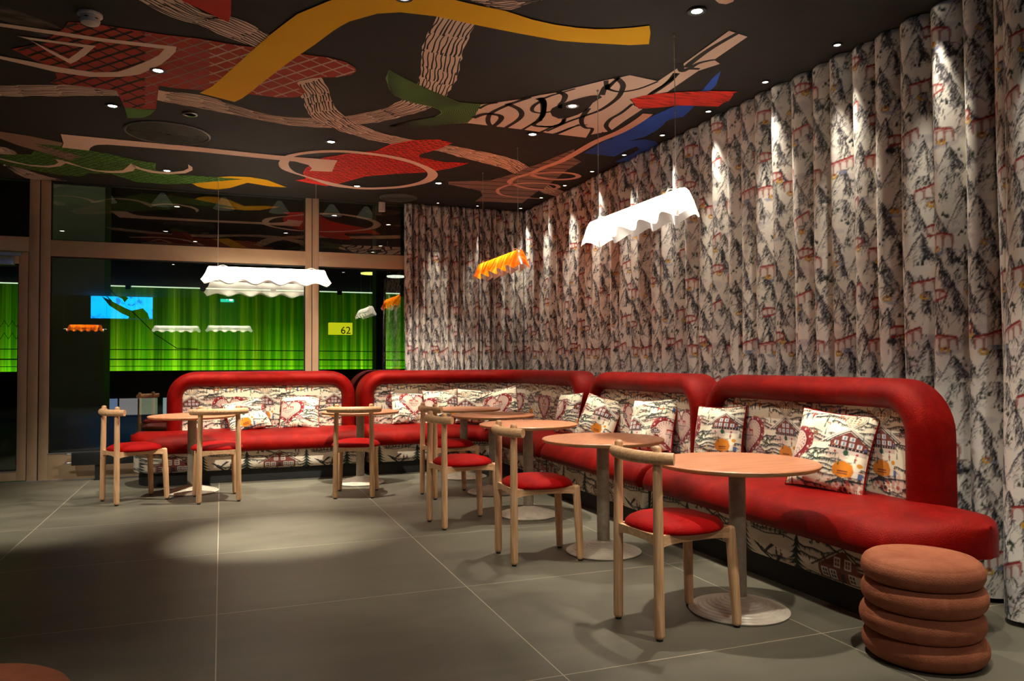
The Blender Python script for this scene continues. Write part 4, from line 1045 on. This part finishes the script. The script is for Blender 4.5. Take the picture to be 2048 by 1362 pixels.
# ------------------------------------------------------------------ cushions
def cushion(loc, size, yaw, lean, roll, uo, vo, label, flip=False, h=None, name='cushion', grp='printed cushions with red backs on the banquettes', squash=0.0, seed=1):
    root = empty(name, loc, label=label, cat='cushion', group=grp)
    root.rotation_euler = (Matrix.Rotation(yaw, 3, 'Z')@Matrix.Rotation(-lean, 3, 'X')@Matrix.Rotation(roll, 3, 'Y')).to_euler()
    n = 120; q = random.Random(seed); a = size/2; b = (h or size)/2
    t = np.linspace(-1, 1, n); X, Z = np.meshgrid(t, t, indexing='ij')
    th = .078*np.clip(1-np.abs(X)**2.6, 0, 1)**.55*np.clip(1-np.abs(Z)**2.6, 0, 1)**.55
    ed = np.clip(np.maximum(np.abs(X), np.abs(Z)), 0, 1)
    pin = 1-.07*(1-Z**2)*np.abs(X)**2; pin2 = 1-.07*(1-X**2)*np.abs(Z)**2
    ph = q.uniform(0, 6)
    wr = (.0055*np.sin(X*5+Z*3+ph)+.0065*np.sin(Z*4-X*6+ph*2)+.010*np.exp(-((Z+.85)/.25)**2)*np.sin(X*13+ph))*(1-ed**4)
    PX = X*a*pin; PZ = Z*b*pin2+b; sag = squash*(1-Z)*.5*X*0
    for s_, nm in ((-1, 'front_cover'), (1, 'back_cover')):
        Y = s_*(th+.0025)+ (wr if s_ < 0 else -wr)
        V = np.stack([PX, Y+sag, PZ], -1).reshape(-1, 3)
        if s_ < 0: fast_mesh(nm, V, grid_quads(n, n, False), MAT['toile'], TT.sample(PX+uo, PZ+vo).reshape(-1, 3), root)
        else:
            k = 4; bk_ = fast_mesh(nm, np.stack([PX, Y, PZ], -1)[::k].reshape(-1, 3) if False else V, grid_quads(n, n, True), MAT['velvet'], None, root)
    pp = MB(); ring = [(PX[i, 0], 0, PZ[i, 0]) for i in range(0, n, 6)]+[(PX[-1, j], 0, PZ[-1, j]) for j in range(0, n, 6)]+[(PX[i, -1], 0, PZ[i, -1]) for i in range(n-1, -1, -6)]+[(PX[0, j], 0, PZ[0, j]) for j in range(n-1, -1, -6)]
    pp.tube(ring+[ring[0]], .0055, 6); pp.build('piping', MAT['velvet'], bk_)
    return root
ZS = .515
# on the window run (facing the camera, yaw 0: front looks to -Y)
cushion((.31, 8.72, ZS), .44, R(4), R(38), R(-12), .05, .08, 'tilted cushion left of the middle on the sofa standing before the window', seed=2, h=.40)
cushion((.80, 8.73, ZS), .43, R(-3), R(34), R(3), -.25, .05, 'upright cushion right of the middle on the sofa standing before the window', seed=3, h=.42)
cushion((2.02, 8.74, ZS), .40, R(6), R(25), R(5), .32, .0, 'leftmost cushion of the corner banquette, beside the printed heart', seed=4)
cushion((2.42, 8.70, ZS), .42, R(-8), R(20), R(-3), .60, .06, 'second cushion of the corner banquette, partly hidden by round tables', seed=5)
cushion((2.74, 8.56, ZS), .42, R(-22), R(18), R(2), .10, .10, 'cushion leaning in the bend of the corner banquette', seed=6)
cushion((2.98, 8.22, ZS), .44, R(-42), R(20), R(-14), .38, .02, 'cushion just past the bend of the corner banquette, red edge to the wall', seed=7)
# on the side run (front looks to -X: yaw -90)
cushion((3.17, 6.93, ZS), .42, R(-84), R(14), R(-4), .50, .02, 'last cushion at the near end of the corner banquette, red back showing', seed=8)
cushion((3.12, 6.27, ZS), .43, R(-62), R(22), R(10), -.06, .04, 'left cushion on the middle banquette of the curtain wall, red edge right', seed=9)
cushion((3.13, 5.30, ZS), .45, R(-70), R(22), R(-5), .14, .10, 'right cushion on the middle banquette of the curtain wall', seed=10)
cushion((3.17, 4.46, ZS), .42, R(-76), R(13), R(-3), -.09, .02, 'left cushion on the nearest banquette, behind the table edge', seed=11)
cushion((3.11, 3.40, ZS), .46, R(-72), R(20), R(4), -.12, .03, 'right cushion on the nearest banquette with red piping and crumpled corner', seed=12)

# ------------------------------------------------------------------ chairs
def make_chair():
    root = empty('dining_chair', (0, 0, 0), label='x', cat='chair', group='ash chairs with red seats')
    for s in (-1, 1):
        m = MB(); m.tube([(s*.166, -.215, .024), (s*.162, -.214, .45), (s*.155, -.212, .845)], [.0235, .0235, .0205], 16, rnd=.7)
        P_ = {-.215: m.build('back_post', MAT['ash'], root)}
        m = MB(); m.tube([(s*.176, .215, .022), (s*.168, .205, .25), (s*.160, .196, .452)], [.0215, .0245, .0235], 16, rnd=.7)
        P_[.215] = m.build('leg', MAT['ash'], root)
        for y in (-.215, .215):
            f = MB(); f.lathe([(.014, .0), (.015, .008), (.012, .014)], 14, (s*(.166 if y < 0 else .1765), y)); f.build('foot_glide', MAT['black'], P_[y])
    m = MB()                                                # seat frame: four rails with arched underside
    def rail(a, b, drop, th=.011):
        a = Vector(a); b = Vector(b); d = (b-a); L = d.length; d.normalize(); n = Vector((-d.y, d.x, 0))*th; G = []
        for k in range(15):
            t = k/14; p = a+d*L*t; lo = .405+drop*(1-(2*t-1)**4)
            G.append([(p.x+n.x, p.y+n.y, lo), (p.x+n.x, p.y+n.y, .462), (p.x-n.x, p.y-n.y, .462), (p.x-n.x, p.y-n.y, lo), (p.x+n.x, p.y+n.y, lo)])
        m.grid(G)
    rail((-.162, -.21, 0), (-.164, .20, 0), .018); rail((.164, .20, 0), (.162, -.21, 0), .018)
    rail((-.16, -.214, 0), (.16, -.214, 0), .022); rail((.162, .198, 0), (-.162, .198, 0), .026)
    m.build('seat_frame', MAT['ash_h'], root, sharp=30)
    # velvet pad: round at the back, drawn to points at the front legs
    def outline(a):
        c, s_ = math.cos(a), math.sin(a)
        r = 1/((abs(c)/.222)**2.5+(abs(s_)/.222)**2.5)**(1/2.5)
        x, y = r*c, r*s_
        if y > 0: x *= 1-.14*(y/.22)**1.5
        y = y*.98 if y < 0 else min(y, .205)
        return x, y-.005
    prof = [(.0, .524), (.35, .522), (.62, .516), (.80, .507), (.92, .494), (.985, .479), (1.0, .469), (.988, .460), (.93, .456), (.0, .455)]
    m = MB(); G = []
    for k in range(49):
        x, y = outline(2*PI*k/48); G.append([(x*f, y*f, z+(.010*(1-(2*(k % 12)/12-1)**2) if 0 else 0)) for f, z in prof])
    m.grid(G, flip=True); m.build('seat_pad', MAT['seatpad'], root, sharp=60)
    # bent round back rail
    pts = []
    for k in range(17):
        t = -1+2*k/16; pts.append((.232*math.sin(t*1.02)/math.sin(1.02), -.262+.085*(1-math.cos(t*1.02))/(1-math.cos(1.02)), .806))
    m = MB(); m.tube(pts, [.0275+.0025*(1-abs(-1+2*k/16)) for k in range(17)], 20); rail_ = m.build('back_rail', MAT['ash_h'], root, sharp=50)
    for s in (-1, 1):
        m = MB(); m.lathe([(.0175, .82), (.0175, .845), (.015, .849)], 16, (s*.155, -.212)); m.build('peg', MAT['ash'], rail_)
    return root
chair0 = make_chair()
CH = [((-.915, 7.65), (-.54, 7.835), 'leftmost ash chair, turned sideways in front of the black heater and window'),
      ((-.013, 7.31), (-.05, 7.767), 'ash chair seen from behind, drawn up to the leftmost round table'),
      ((1.125, 7.06), (1.25, 7.54), 'ash chair with its back to us at the table between the two far sofas'),
      ((1.79, 6.92), (2.213, 6.967), 'farthest ash chair of the side row, half hidden by the chair in front'),
      ((1.53, 5.68), (1.962, 5.717), 'third ash chair from the pouf in the side row, bar end facing us'),
      ((1.677, 4.555), (2.104, 4.535), 'second ash chair from the pouf in the side row, mid room'),
      ((1.812, 3.15), (2.235, 3.184), 'nearest and largest ash chair, by the table closest to the pouf')]
for i, (r_, f_, lab) in enumerate(CH):
    o = chair0 if i == 0 else copy_tree(chair0)
    dx, dy = f_[0]-r_[0], f_[1]-r_[1]; L = math.hypot(dx, dy)
    o.location = ((r_[0]+f_[0])/2, (r_[1]+f_[1])/2+.012, 0); o.rotation_euler = (0, 0, math.atan2(dy, dx)-PI/2); o['label'] = lab

# ------------------------------------------------------------------ round tables
def make_table():
    root = empty('round_table', (0, 0, 0), label='x', cat='table', group='round pedestal tables')
    m = MB(); m.lathe([(0, .737), (.385, .737), (.394, .7355), (.397, .732)], 72, mi=0); m.lathe([(.397, .732), (.395, .722), (.386, .714), (.372, .711), (0, .711)], 72, mi=1)
    m.build('tabletop', [MAT['top'], MAT['edge']], root, sharp=60)
    m = MB(); m.lathe([(.041, .066), (.041, .709), (.11, .709), (.11, .712)], 36); m.build('column', MAT['post'], root, sharp=40)
    prof = []; z = .0
    prof += [(.0, .0), (.236, .0), (.243, .003), (.245, .009)]
    rr = [.240, .222, .200, .178, .156, .134, .112, .090, .068]
    for i, r in enumerate(rr): prof += [(r, .011+i*.0062), (r-.004, .0145+i*.0062), (r-.014, .0158+i*.0062)]
    prof += [(.048, .069), (.044, .075), (0, .075)]
    m = MB(); m.lathe(prof, 64); m.build('ringed_base', MAT['base'], root, sharp=25)
    return root
table0 = make_table()
TB_ = [((2.411, 3.22), 'nearest round table, its ringed white base half in light near the pouf'), ((2.335, 4.52), 'second round table from the pouf in the side row'), ((2.33, 5.82), 'third round table from the pouf in the side row'),
       ((2.42, 6.94), 'fourth round table of the side row, behind two chairs'), ((2.45, 7.98), 'farthest round table, in the bend of the corner banquette'),
       ((1.34, 7.99), 'round table before the gap between window sofa and corner sofa'), ((-.26, 8.05), 'leftmost round table, in front of the window sofa')]
for i, ((x, y), lab) in enumerate(TB_):
    o = table0 if i == 0 else copy_tree(table0); o.location = (x, y, 0); o.rotation_euler = (0, 0, i*.8); o['label'] = lab

# ------------------------------------------------------------------ ribbed poufs
def make_pouf(loc, lab, s=1.0):
    root = empty('ribbed_pouf', loc, label=lab, cat='pouf', group='terracotta ribbed poufs')
    q = random.Random(3)
    for k in range(3):
        z0 = .004+k*.104; R_ = .268*s; ox, oy = [(0.006, 0), (-.002, .004), (.002, -.003)][k]
        m = MB(); prof = [(.0, z0), (R_*.80, z0)]+[(R_*.80+R_*.20*math.cos(a), z0+.055+.055*math.sin(a)) for a in np.linspace(-PI/2, PI/2, 12)]+[(0, z0+.110)]
        m.lathe(prof, 64, (ox, oy)); m.build('cushion_ring', MAT['pouf'], root, sharp=60)
    z0 = .316; R_ = .262*s
    m = MB(); prof = [(0, z0), (R_*.86, z0), (R_*.95, z0+.012), (R_*.995, z0+.035), (R_, z0+.052), (R_*.985, z0+.070), (R_*.955, z0+.083), (R_*.948, z0+.084), (R_*.94, z0+.089), (R_*.86, z0+.102), (R_*.6, z0+.108), (R_*.3, z0+.106), (0, z0+.104)]
    m.lathe(prof, 72); m.build('seat_top', MAT['pouf'], root, sharp=60)
    return root
make_pouf((2.755, 2.445, 0), 'terracotta velvet ribbed pouf of four stacked rings at the end of the sofa row', .895)
make_pouf((-.610, 2.275, 0), 'terracotta pouf of which only the curved top edge shows in the bottom corner', 1.0)

# ------------------------------------------------------------------ black convector in front of the window, small boxes on the ceiling
root = empty('convector_heater', (-.4, 9.27, 0), label='long low black convector heater with chrome pipe ends under the window glass', cat='heater')
m = MB(); m.box(-1.07, 1.6, -.045, .04, .165, .297, 0, .004); m.build('body', MAT['black'], root)
for x in (-.83, .4, 1.4):
    m = MB(); m.box(x-.022, x+.022, -.02, .02, 0, .165); m.box(x-.03, x+.03, -.03, .03, 0, .008); m.build('leg', MAT['black'], root)
for z in (.19, .285):
    m = MB(); m.tube([(-1.12, -.02, z), (-1.07, -.02, z)], .010, 12, rnd=1); m.build('valve', MAT['chrome'], root)
def lens(c, s):
    return emit('lens_%.2f_%.1f' % (c[2], s), c, s)
LENS = emit('downlight_lens', (1, .92, .78), 14); LENS_S = emit('small_spot_lens', (1, .90, .74), 9)
# smoke detector
root = empty('smoke_detector', (*at_z(180, 28, CEIL).xy, CEIL), label='white round smoke detector on the painted ceiling above the netted red shape', cat='smoke detector')
m = MB(); m.lathe([(.064, 0), (.064, -.012), (.058, -.016)], 40); m.build('mount', MAT['white_plastic'], root)
m = MB(); m.lathe([(.050, -.014), (.052, -.040), (.046, -.054), (.034, -.060), (0, -.061)], 40); hd_ = m.build('head', MAT['white_plastic'], root)
m = MB()
for k in range(6):
    a = k*PI/3+.3; m.box(-.014, .014, .0495, .0535, -.036, -.026) if 0 else m.tube([(.0505*math.cos(a-.2), .0505*math.sin(a-.2), -.032), (.0522*math.cos(a), .0522*math.sin(a), -.032), (.0505*math.cos(a+.2), .0505*math.sin(a+.2), -.032)], .003, 6)
m.build('slot', MAT['gasket'], hd_)
# round ceiling grilles
VM = noisy('grille_grey', (.07, .072, .062), (.10, .104, .09), 20, .5, spec=.5)
def grille(loc, r, lab):
    root = empty('ceiling_grille', loc, label=lab, cat='air vent', group='round ceiling grilles')
    m = MB(); m.lathe([(r, 0), (r, -.010), (r-.012, -.016), (r-.022, -.012), (r-.024, -.002)], 72); m.build('rim', VM, root)
    m = MB(); m.lathe([(0, -.001), (r-.02, -.001), (r-.02, -.0015)], 64); m.build('backing', MAT['gasket'], root)
    k = r-.035; i = 0; m = MB()
    while k > .02:
        m.lathe([(k+.004, -.002), (k+.002, -.012), (k-.003, -.012), (k-.001, -.002)], 56); k -= .0125
    for j in range(6):
        a = j*PI/3; m.tube([(.02*math.cos(a), .02*math.sin(a), -.007), ((r-.02)*math.cos(a), (r-.02)*math.sin(a), -.007)], .004, 6)
    m.build('concentric_grid', VM, root)
grille((-.435, 7.09, CEIL), .34, 'large round grey ceiling grille above the long pale bone shape')
grille((1.95, 8.97, CEIL), .22, 'smaller round ceiling grille close to the window and curtain')
m = MB(); m.box(1.785, 1.86, 9.30, 9.345, 3.075, CEIL, 0, .004); tag(m.build('door_sensor', MAT['white_plastic']), 'small white upright box under the ceiling at the top of the glass', 'sensor')

# ------------------------------------------------------------------ recessed lamps
def downlight(x, y, r, lens_m, lab, grp, ring=None):
    root = empty('recessed_downlight', (x, y, CEIL), label=lab, cat='ceiling light', group=grp)
    m = MB(); m.lathe([(r*1.45, -.0075), (r*1.42, -.011), (r*1.05, -.012), (r, -.009), (r*.98, -.0075)], 36); m.build('trim_ring', ring or MAT['black'], root)
    if lens_m: m = MB(); m.lathe([(0, -.0082), (r*.8, -.0082), (r*.85, -.0080)], 28); m.build('lens', lens_m, root)
    return root
names = ['over the first fold by the pouf', 'second from the pouf', 'third from the pouf', 'fourth from the pouf', 'fifth from the pouf', 'sixth from the pouf', 'seventh from the pouf', 'eighth from the pouf', 'last in the corner']
for k in range(9):
    y = 3.69+k*.672
    o = downlight(3.574-.03, y, .022, LENS_S, 'tiny ceiling spot along the curtain, '+names[k], 'small spots along the curtain')
    spot('curtain_spot', (3.574-.03, y, CEIL-.02), (3.59, y, 0), 88, 44, 1.0, WARM, .012, o)
for k, y in enumerate((3.018, 2.35, 1.67, 1.0)):
    o = downlight(3.544 if k < 1 else 3.40, y, .022, LENS_S, 'tiny ceiling spot over the near curtain end, '+('first', 'second', 'third', 'fourth')[k]+' from the pouf towards the camera', 'small spots near the camera')
    spot('curtain_spot', (o.location.x, y, CEIL-.02), (o.location.x+.05, y, 0), 70, 42, 1.0, WARM, .012, o)
for k, x in enumerate((2.47, 2.98)):  # two extra spots, added to brighten folds of the window curtain
    o = downlight(x, 9.10, .018, LENS_S, ['left', 'right'][k]+' added tiny ceiling spot brightening the gathered curtain at the glass', 'added spots at the far curtain')
    spot('curtain_spot', (x, 9.10, CEIL-.02), (x, 9.22, 1.0), 75-20*k, 30, 1.0, WARM, .012, o)
DL = [((-.405, 5.573), (.40, 5.80, 0), 900, 31, 'bright downlight set in the netted red shape'), ((-.781, 6.464), (-1.5, 7.0, 0), 220, 40, 'bright downlight left of the green foot shape'),
      ((.894, 6.873), (.55, 7.95, .6), 520, 74, 'bright downlight above the oval ring'), ((-.526, 8.473), (-.1, 8.75, .6), 240, 70, 'small downlight between the white scrolls'),
      ((1.391, 8.521), (1.35, 8.75, .6), 240, 70, 'small downlight inside the oval ring'), ((2.2, 8.082), (2.4, 8.8, .5), 210, 60, 'small downlight beside the striped grey bird'),
      ((2.482, 6.063), (2.7, 6.1, 0), 220, 60, 'bright downlight under the pale looped shape'), ((2.491, 5.279), (2.6, 5.0, 0), 230, 60, 'ringed downlight in the dark eye of the looped shape'),
      ((2.465, 3.598), (2.65, 3.5, 0), 250, 60, 'downlight above the nearest table, by the top of the picture')]
for i, ((x, y), tg, e, sz, lab) in enumerate(DL):
    o = downlight(x, y, .036, LENS, lab, 'recessed downlights', MAT['steel'] if i == 7 else None)
    spot('downlight_lamp', (x, y, CEIL-.03), tg, e, sz, 1.0, NEUT, .03, o)
downlight(-.241, 6.481, .040, None, 'unlit downlight with a bright rim beside the large grille', 'recessed downlights', MAT['chrome'])
for k, (x, y, tx, ty, e) in enumerate(((2.46, 2.0, 2.75, 2.7, 150), (1.0, 2.2, 1.3, 3.8, 60), (-2.2, 6.0, -1.0, 7.6, 200), (.9, 4.0, 1.3, 5.0, 70), (1.6, -.5, 2.4, 3.0, 60), (-.9, 2.3, -.7, 2.3, 60))):  # unseen downlights, added to light the foreground floor and poufs
    o = downlight(x, y, .036, LENS, 'added recessed downlight outside the view, brightening '+('the pouf', 'the near floor', 'the floor by the door', 'the middle floor', 'the floor behind the camera', 'the half seen pouf')[k], 'added downlights outside the view')
    spot('downlight_lamp', (x, y, CEIL-.03), (tx, ty, 0), e, 60, .8, NEUT, .03, o)

# ------------------------------------------------------------------ draped pendants
def shade_mat(name, col, s, trans=.35, stripes=False):
    m, nt, b = new_mat(name); nt.nodes.remove(b); L = nt.links.new
    e = N(nt, 'ShaderNodeEmission'); e.inputs[0].default_value = (*col, 1); e.inputs[1].default_value = s
    tcol = None
    if stripes:
        tc = N(nt, 'ShaderNodeTexCoord'); mp = N(nt, 'ShaderNodeMapping'); mp.inputs['Scale'].default_value = (30, 4, 1.5); L(tc.outputs['Object'], mp.inputs[0])
        n = N(nt, 'ShaderNodeTexNoise'); n.inputs['Scale'].default_value = 1; n.inputs['Detail'].default_value = 2; L(mp.outputs[0], n.inputs['Vector'])
        r = ramp(nt, [(.35, (.50, .05, .001)), (.52, (.80, .13, .002)), (.68, (1.0, .30, .02))]); L(n.outputs['Fac'], r.inputs[0]); L(r.outputs[0], e.inputs[0]); tcol = r.outputs[0]
    d = N(nt, 'ShaderNodeBsdfTranslucent'); d.inputs[0].default_value = (*[min(1, c*.9+.05) for c in col], 1)
    if tcol is not None:
        ge = N(nt, 'ShaderNodeNewGeometry'); mc = N(nt, 'ShaderNodeMix', data_type='RGBA'); L(ge.outputs['Backfacing'], mc.inputs[0]); L(tcol, mc.inputs[7]); mc.inputs[6].default_value = (.85, .80, .74, 1); L(mc.outputs[2], d.inputs[0])
    g = N(nt, 'ShaderNodeBsdfGlossy'); g.inputs['Roughness'].default_value = .15; g.inputs[0].default_value = (.2, .2, .2, 1)
    a = N(nt, 'ShaderNodeAddShader'); L(d.outputs[0], a.inputs[0]); L(g.outputs[0], a.inputs[1])
    a2 = N(nt, 'ShaderNodeAddShader'); L(a.outputs[0], a2.inputs[0]); L(e.outputs[0], a2.inputs[1])
    L(a2.outputs[0], nt.nodes['Material Output'].inputs[0]); return m
SH_W = shade_mat('lit_white_acrylic', (1.0, .95, .86), .10); SH_O = shade_mat('lit_orange_acrylic', (1.0, .30, .02), .05, stripes=True)
TUBE_O = emit('led_tube_soft', (1, .85, .62), 20); TUBE = emit('led_tube', (1, .93, .80), 40); SH_IN = shade_mat('lit_white_lining', (1.0, .90, .78), .9)
def pendant(loc, rz, lab, orange=False, tops=CEIL, grp='draped strip pendants', half=.60, ww=.50):
    root = empty('pendant_lamp', loc, rz, label=lab, cat='pendant lamp', group=grp)
    n = 168; rows = 12; HT = .155
    def per(t, hx, hy):                                   # rounded rectangle perimeter
        Lp = [2*hx, 2*hy, 2*hx, 2*hy]; tot = sum(Lp); d = t*tot
        if d < Lp[0]: return (-hx+d, -hy), (0, -1)
        d -= Lp[0]
        if d < Lp[1]: return (hx, -hy+d), (1, 0)
        d -= Lp[1]
        if d < Lp[2]: return (hx-d, hy), (0, 1)
        d -= Lp[2]; return (-hx, hy-d), (-1, 0)
    for inner in (0,):
        G = []
        for j in range(rows+1):
            h = j/rows; row = []
            for i in range(n+1):
                t = (i % n)/n
                a = half-.045+.05*h**1.2; b = .030+.062*h**.8
                (x, y), nn = per(t, a, b)
                cx = max(-a+.03, min(a-.03, x)); cy = max(-b+.03*min(1, b/.04), min(b-.03*min(1, b/.04), y))
                dx, dy = x-cx, y-cy; dd = math.hypot(dx, dy)
                if dd > 1e-6 and (abs(dx) > 1e-6 and abs(dy) > 1e-6): x, y = cx+dx/dd*.03, cy+dy/dd*.03
                wv = math.sin(x/half*5*PI+ (PI/2)) if abs(nn[1]) > .5 else math.cos(y/b*PI*.9)
                am = .020*h**1.6
                rise = .021*wv*h**2
                k = .0 if not inner else -.003
                x += nn[0]*(am*wv+k); y += nn[1]*(am*wv+k)
                zt = -.012*(1-min(1, h*5))**2*0
                z = .155-HT*h+rise if j else .155
                if j == 0: x *= .985; y *= .8
                row.append((x, y, z-(.0015 if inner else 0)))
            G.append(row)
        m = MB(); m.grid(G, flip=bool(inner))
        if not inner:
            top = [[(p[0], p[1]*s_, .1555+.004*(1-s_)) for p in G[0]] for s_ in (1, .5, .0)]; m.grid(top[::-1])
        m.build('shade_lining' if inner else 'shade', (SH_IN if inner else (SH_O if orange else SH_W)), root, sharp=80)
    m = MB(); m.tube([(-half+.09, 0, .125), (half-.09, 0, .125)], .013, 10, rnd=1); m.build('light_tube', TUBE_O if orange else TUBE, root)
    for s in (-1, 1):
        m = MB(); m.tube([(s*ww, 0, .15), (s*ww, 0, tops-loc[2])], .0021, 5)
        zz = .3
        while zz < tops-loc[2]-.1:
            m.lathe([(0, zz), (.004, zz+.003), (.004, zz+.007), (0, zz+.010)], 6, (s*ww, 0)); zz += .16
        sw_ = m.build('suspension_wire', MAT['wire'], root)
        m = MB(); m.lathe([(.0, -.016), (.007, -.015), (.009, -.004), (.004, 0)], 14, (s*ww, 0)); o = m.build('ceiling_mount', MAT['steel'], sw_); o.location.z = tops-loc[2]-.002
        m = MB(); m.tube([(s*ww, 0, .155), (s*ww-s*.02, .012, .172), (s*ww-s*.055, .018, .178), (s*ww-s*.09, .010, .165), (s*ww-s*.10, 0, .15)], .003, 6); m.build('cable_loop', MAT['white_plastic'], root)
    l = bpy.data.lights.new('pendant_glow', 'AREA'); l.shape = 'RECTANGLE'; l.size = 1.0; l.size_y = .06; l.energy = 2.5 if orange else 5; l.color = (1, .90, .74)
    lo = bpy.data.objects.new('pendant_glow', l); COL.objects.link(lo); lo.parent = root; lo.location = (0, 0, .05)
    return root
PZ = 2.09
pendant((.46, 8.62, PZ), 0, 'white draped strip pendant hanging level before the window mullion', half=.645)
pendant((2.517, 4.41, PZ), PI/2, 'brightest white draped pendant hanging in front of the curtain wall', half=.645)
pendant((2.51, 6.99, PZ), PI/2, 'orange draped pendant with white lining hanging near the corner', True, half=.60)
pendant((-1.15, -4.0, PZ), 0, 'white pendant at the rear of the room, seen only as a reflection left', half=.60)
pendant((.20, -4.0, PZ+.02), 0, 'white pendant at the rear of the room, seen only as a reflection middle', half=.60)
pendant((-3.35, -4.0, PZ), 0, 'orange pendant at the rear of the room, seen only as a reflection', True, half=.42)

# exit sign on the rear wall, mirrored in the glass
def mir(px, py_, Yb):
    d = CR*((px-1024)/F_PX)+CU*(-(py_-681)/F_PX)+CF; t = (2*YW-Yb)/d.y; return d.x*t, CAM_H+d.z*t
(xa, za), (xb, zb_) = mir(441, 590, -6.3), mir(468, 604, -6.3)
root = empty('exit_sign', ((xa+xb)/2, -6.34, (za+zb_)/2), label='teal lit exit sign on the rear wall, mirrored under the white pendant', cat='sign')
hw, hh = (xb-xa)/2, (za-zb_)/2
m = MB(); m.box(-hw, hw, -.05, .03, -hh, hh, 0, .005); m.build('lit_panel', emit('teal_sign_light', (.02, .62, .42), 3.0), root)
m = MB(); m.box(-hw*.75, -hw*.1, .031, .034, -hh*.12, hh*.12); m.add([(-hw*.1, .034, hh*.4), (hw*.1, .034, 0), (-hw*.1, .034, -hh*.4)], [(0, 1, 2)]); m.box(hw*.3, hw*.8, .031, .034, -hh*.7, hh*.7)
m.build('pictogram', emit('white_sign_light', (.8, 1, .9), 5.0), root, smooth=False)
# display on the rear wall, mirrored in the glass
def screen_mat():
    m, nt, b = new_mat('blue_display'); nt.nodes.remove(b); L = nt.links.new
    tc = N(nt, 'ShaderNodeTexCoord'); n = N(nt, 'ShaderNodeTexNoise'); n.inputs['Scale'].default_value = 2.2; n.inputs['Detail'].default_value = 6; n.inputs['Distortion'].default_value = 1.6
    L(tc.outputs['Object'], n.inputs['Vector']); r = ramp(nt, [(.40, (.0, .12, .5)), (.47, (.0, .34, 1.0)), (.9, (.0, .42, 1.0))]); L(n.outputs['Fac'], r.inputs[0])
    e = N(nt, 'ShaderNodeEmission'); L(r.outputs[0], e.inputs[0]); e.inputs[1].default_value = 5.0
    L(e.outputs[0], nt.nodes['Material Output'].inputs[0]); return m
def mir(px, py_, Yb):
    d = CR*((px-1024)/F_PX)+CU*(-(py_-681)/F_PX)+CF; t = (2*YW-Yb)/d.y; return d.x*t, CAM_H+d.z*t
YS = -6.3
(xa, za), (xb, zb_) = mir(182, 573, YS), mir(305, 638, YS)
root = empty('display_screen', ((xa+xb)/2, YS, (za+zb_)/2), label='blue display screen on the rear wall, seen mirrored in the window glass', cat='screen')
hw, hh = (xb-xa)/2, (za-zb_)/2
m = MB(); m.box(-hw-.03, hw+.03, -.09, -.01, -hh-.03, hh+.03, 0, .004); m.build('casing', MAT['black'], root)
m = MB(); m.box(-hw, hw, -.01, .0, -hh, hh); pic_ = m.build('picture', screen_mat(), root, smooth=False)
# dark drawn figure in the picture (a fallen branch and a block)
def sp_(P): return [(-hw+2*hw*a, .004, hh-2*hh*b) for a, b in P]
m = MB()
for P in ([(.60, 1.0), (.66, .74), (.84, .66), (.92, .82), (.95, 1.0)], [(.17, .30), (.30, .42), (.55, .66), (.70, .78), (.70, 1.0), (.50, .84), (.30, .60)], [(.22, .22), (.34, .44), (.31, .47)], [(.42, .30), (.52, .24), (.60, .34), (.54, .48), (.50, .36)]):
    v = sp_(P); m.add(v, [tuple(range(len(v)))]); m.add([(x, y+.001, z) for x, y, z in v], [tuple(range(len(v)-1, -1, -1))])
m.build('dark_motif', MAT['gasket'], pic_, smooth=False)
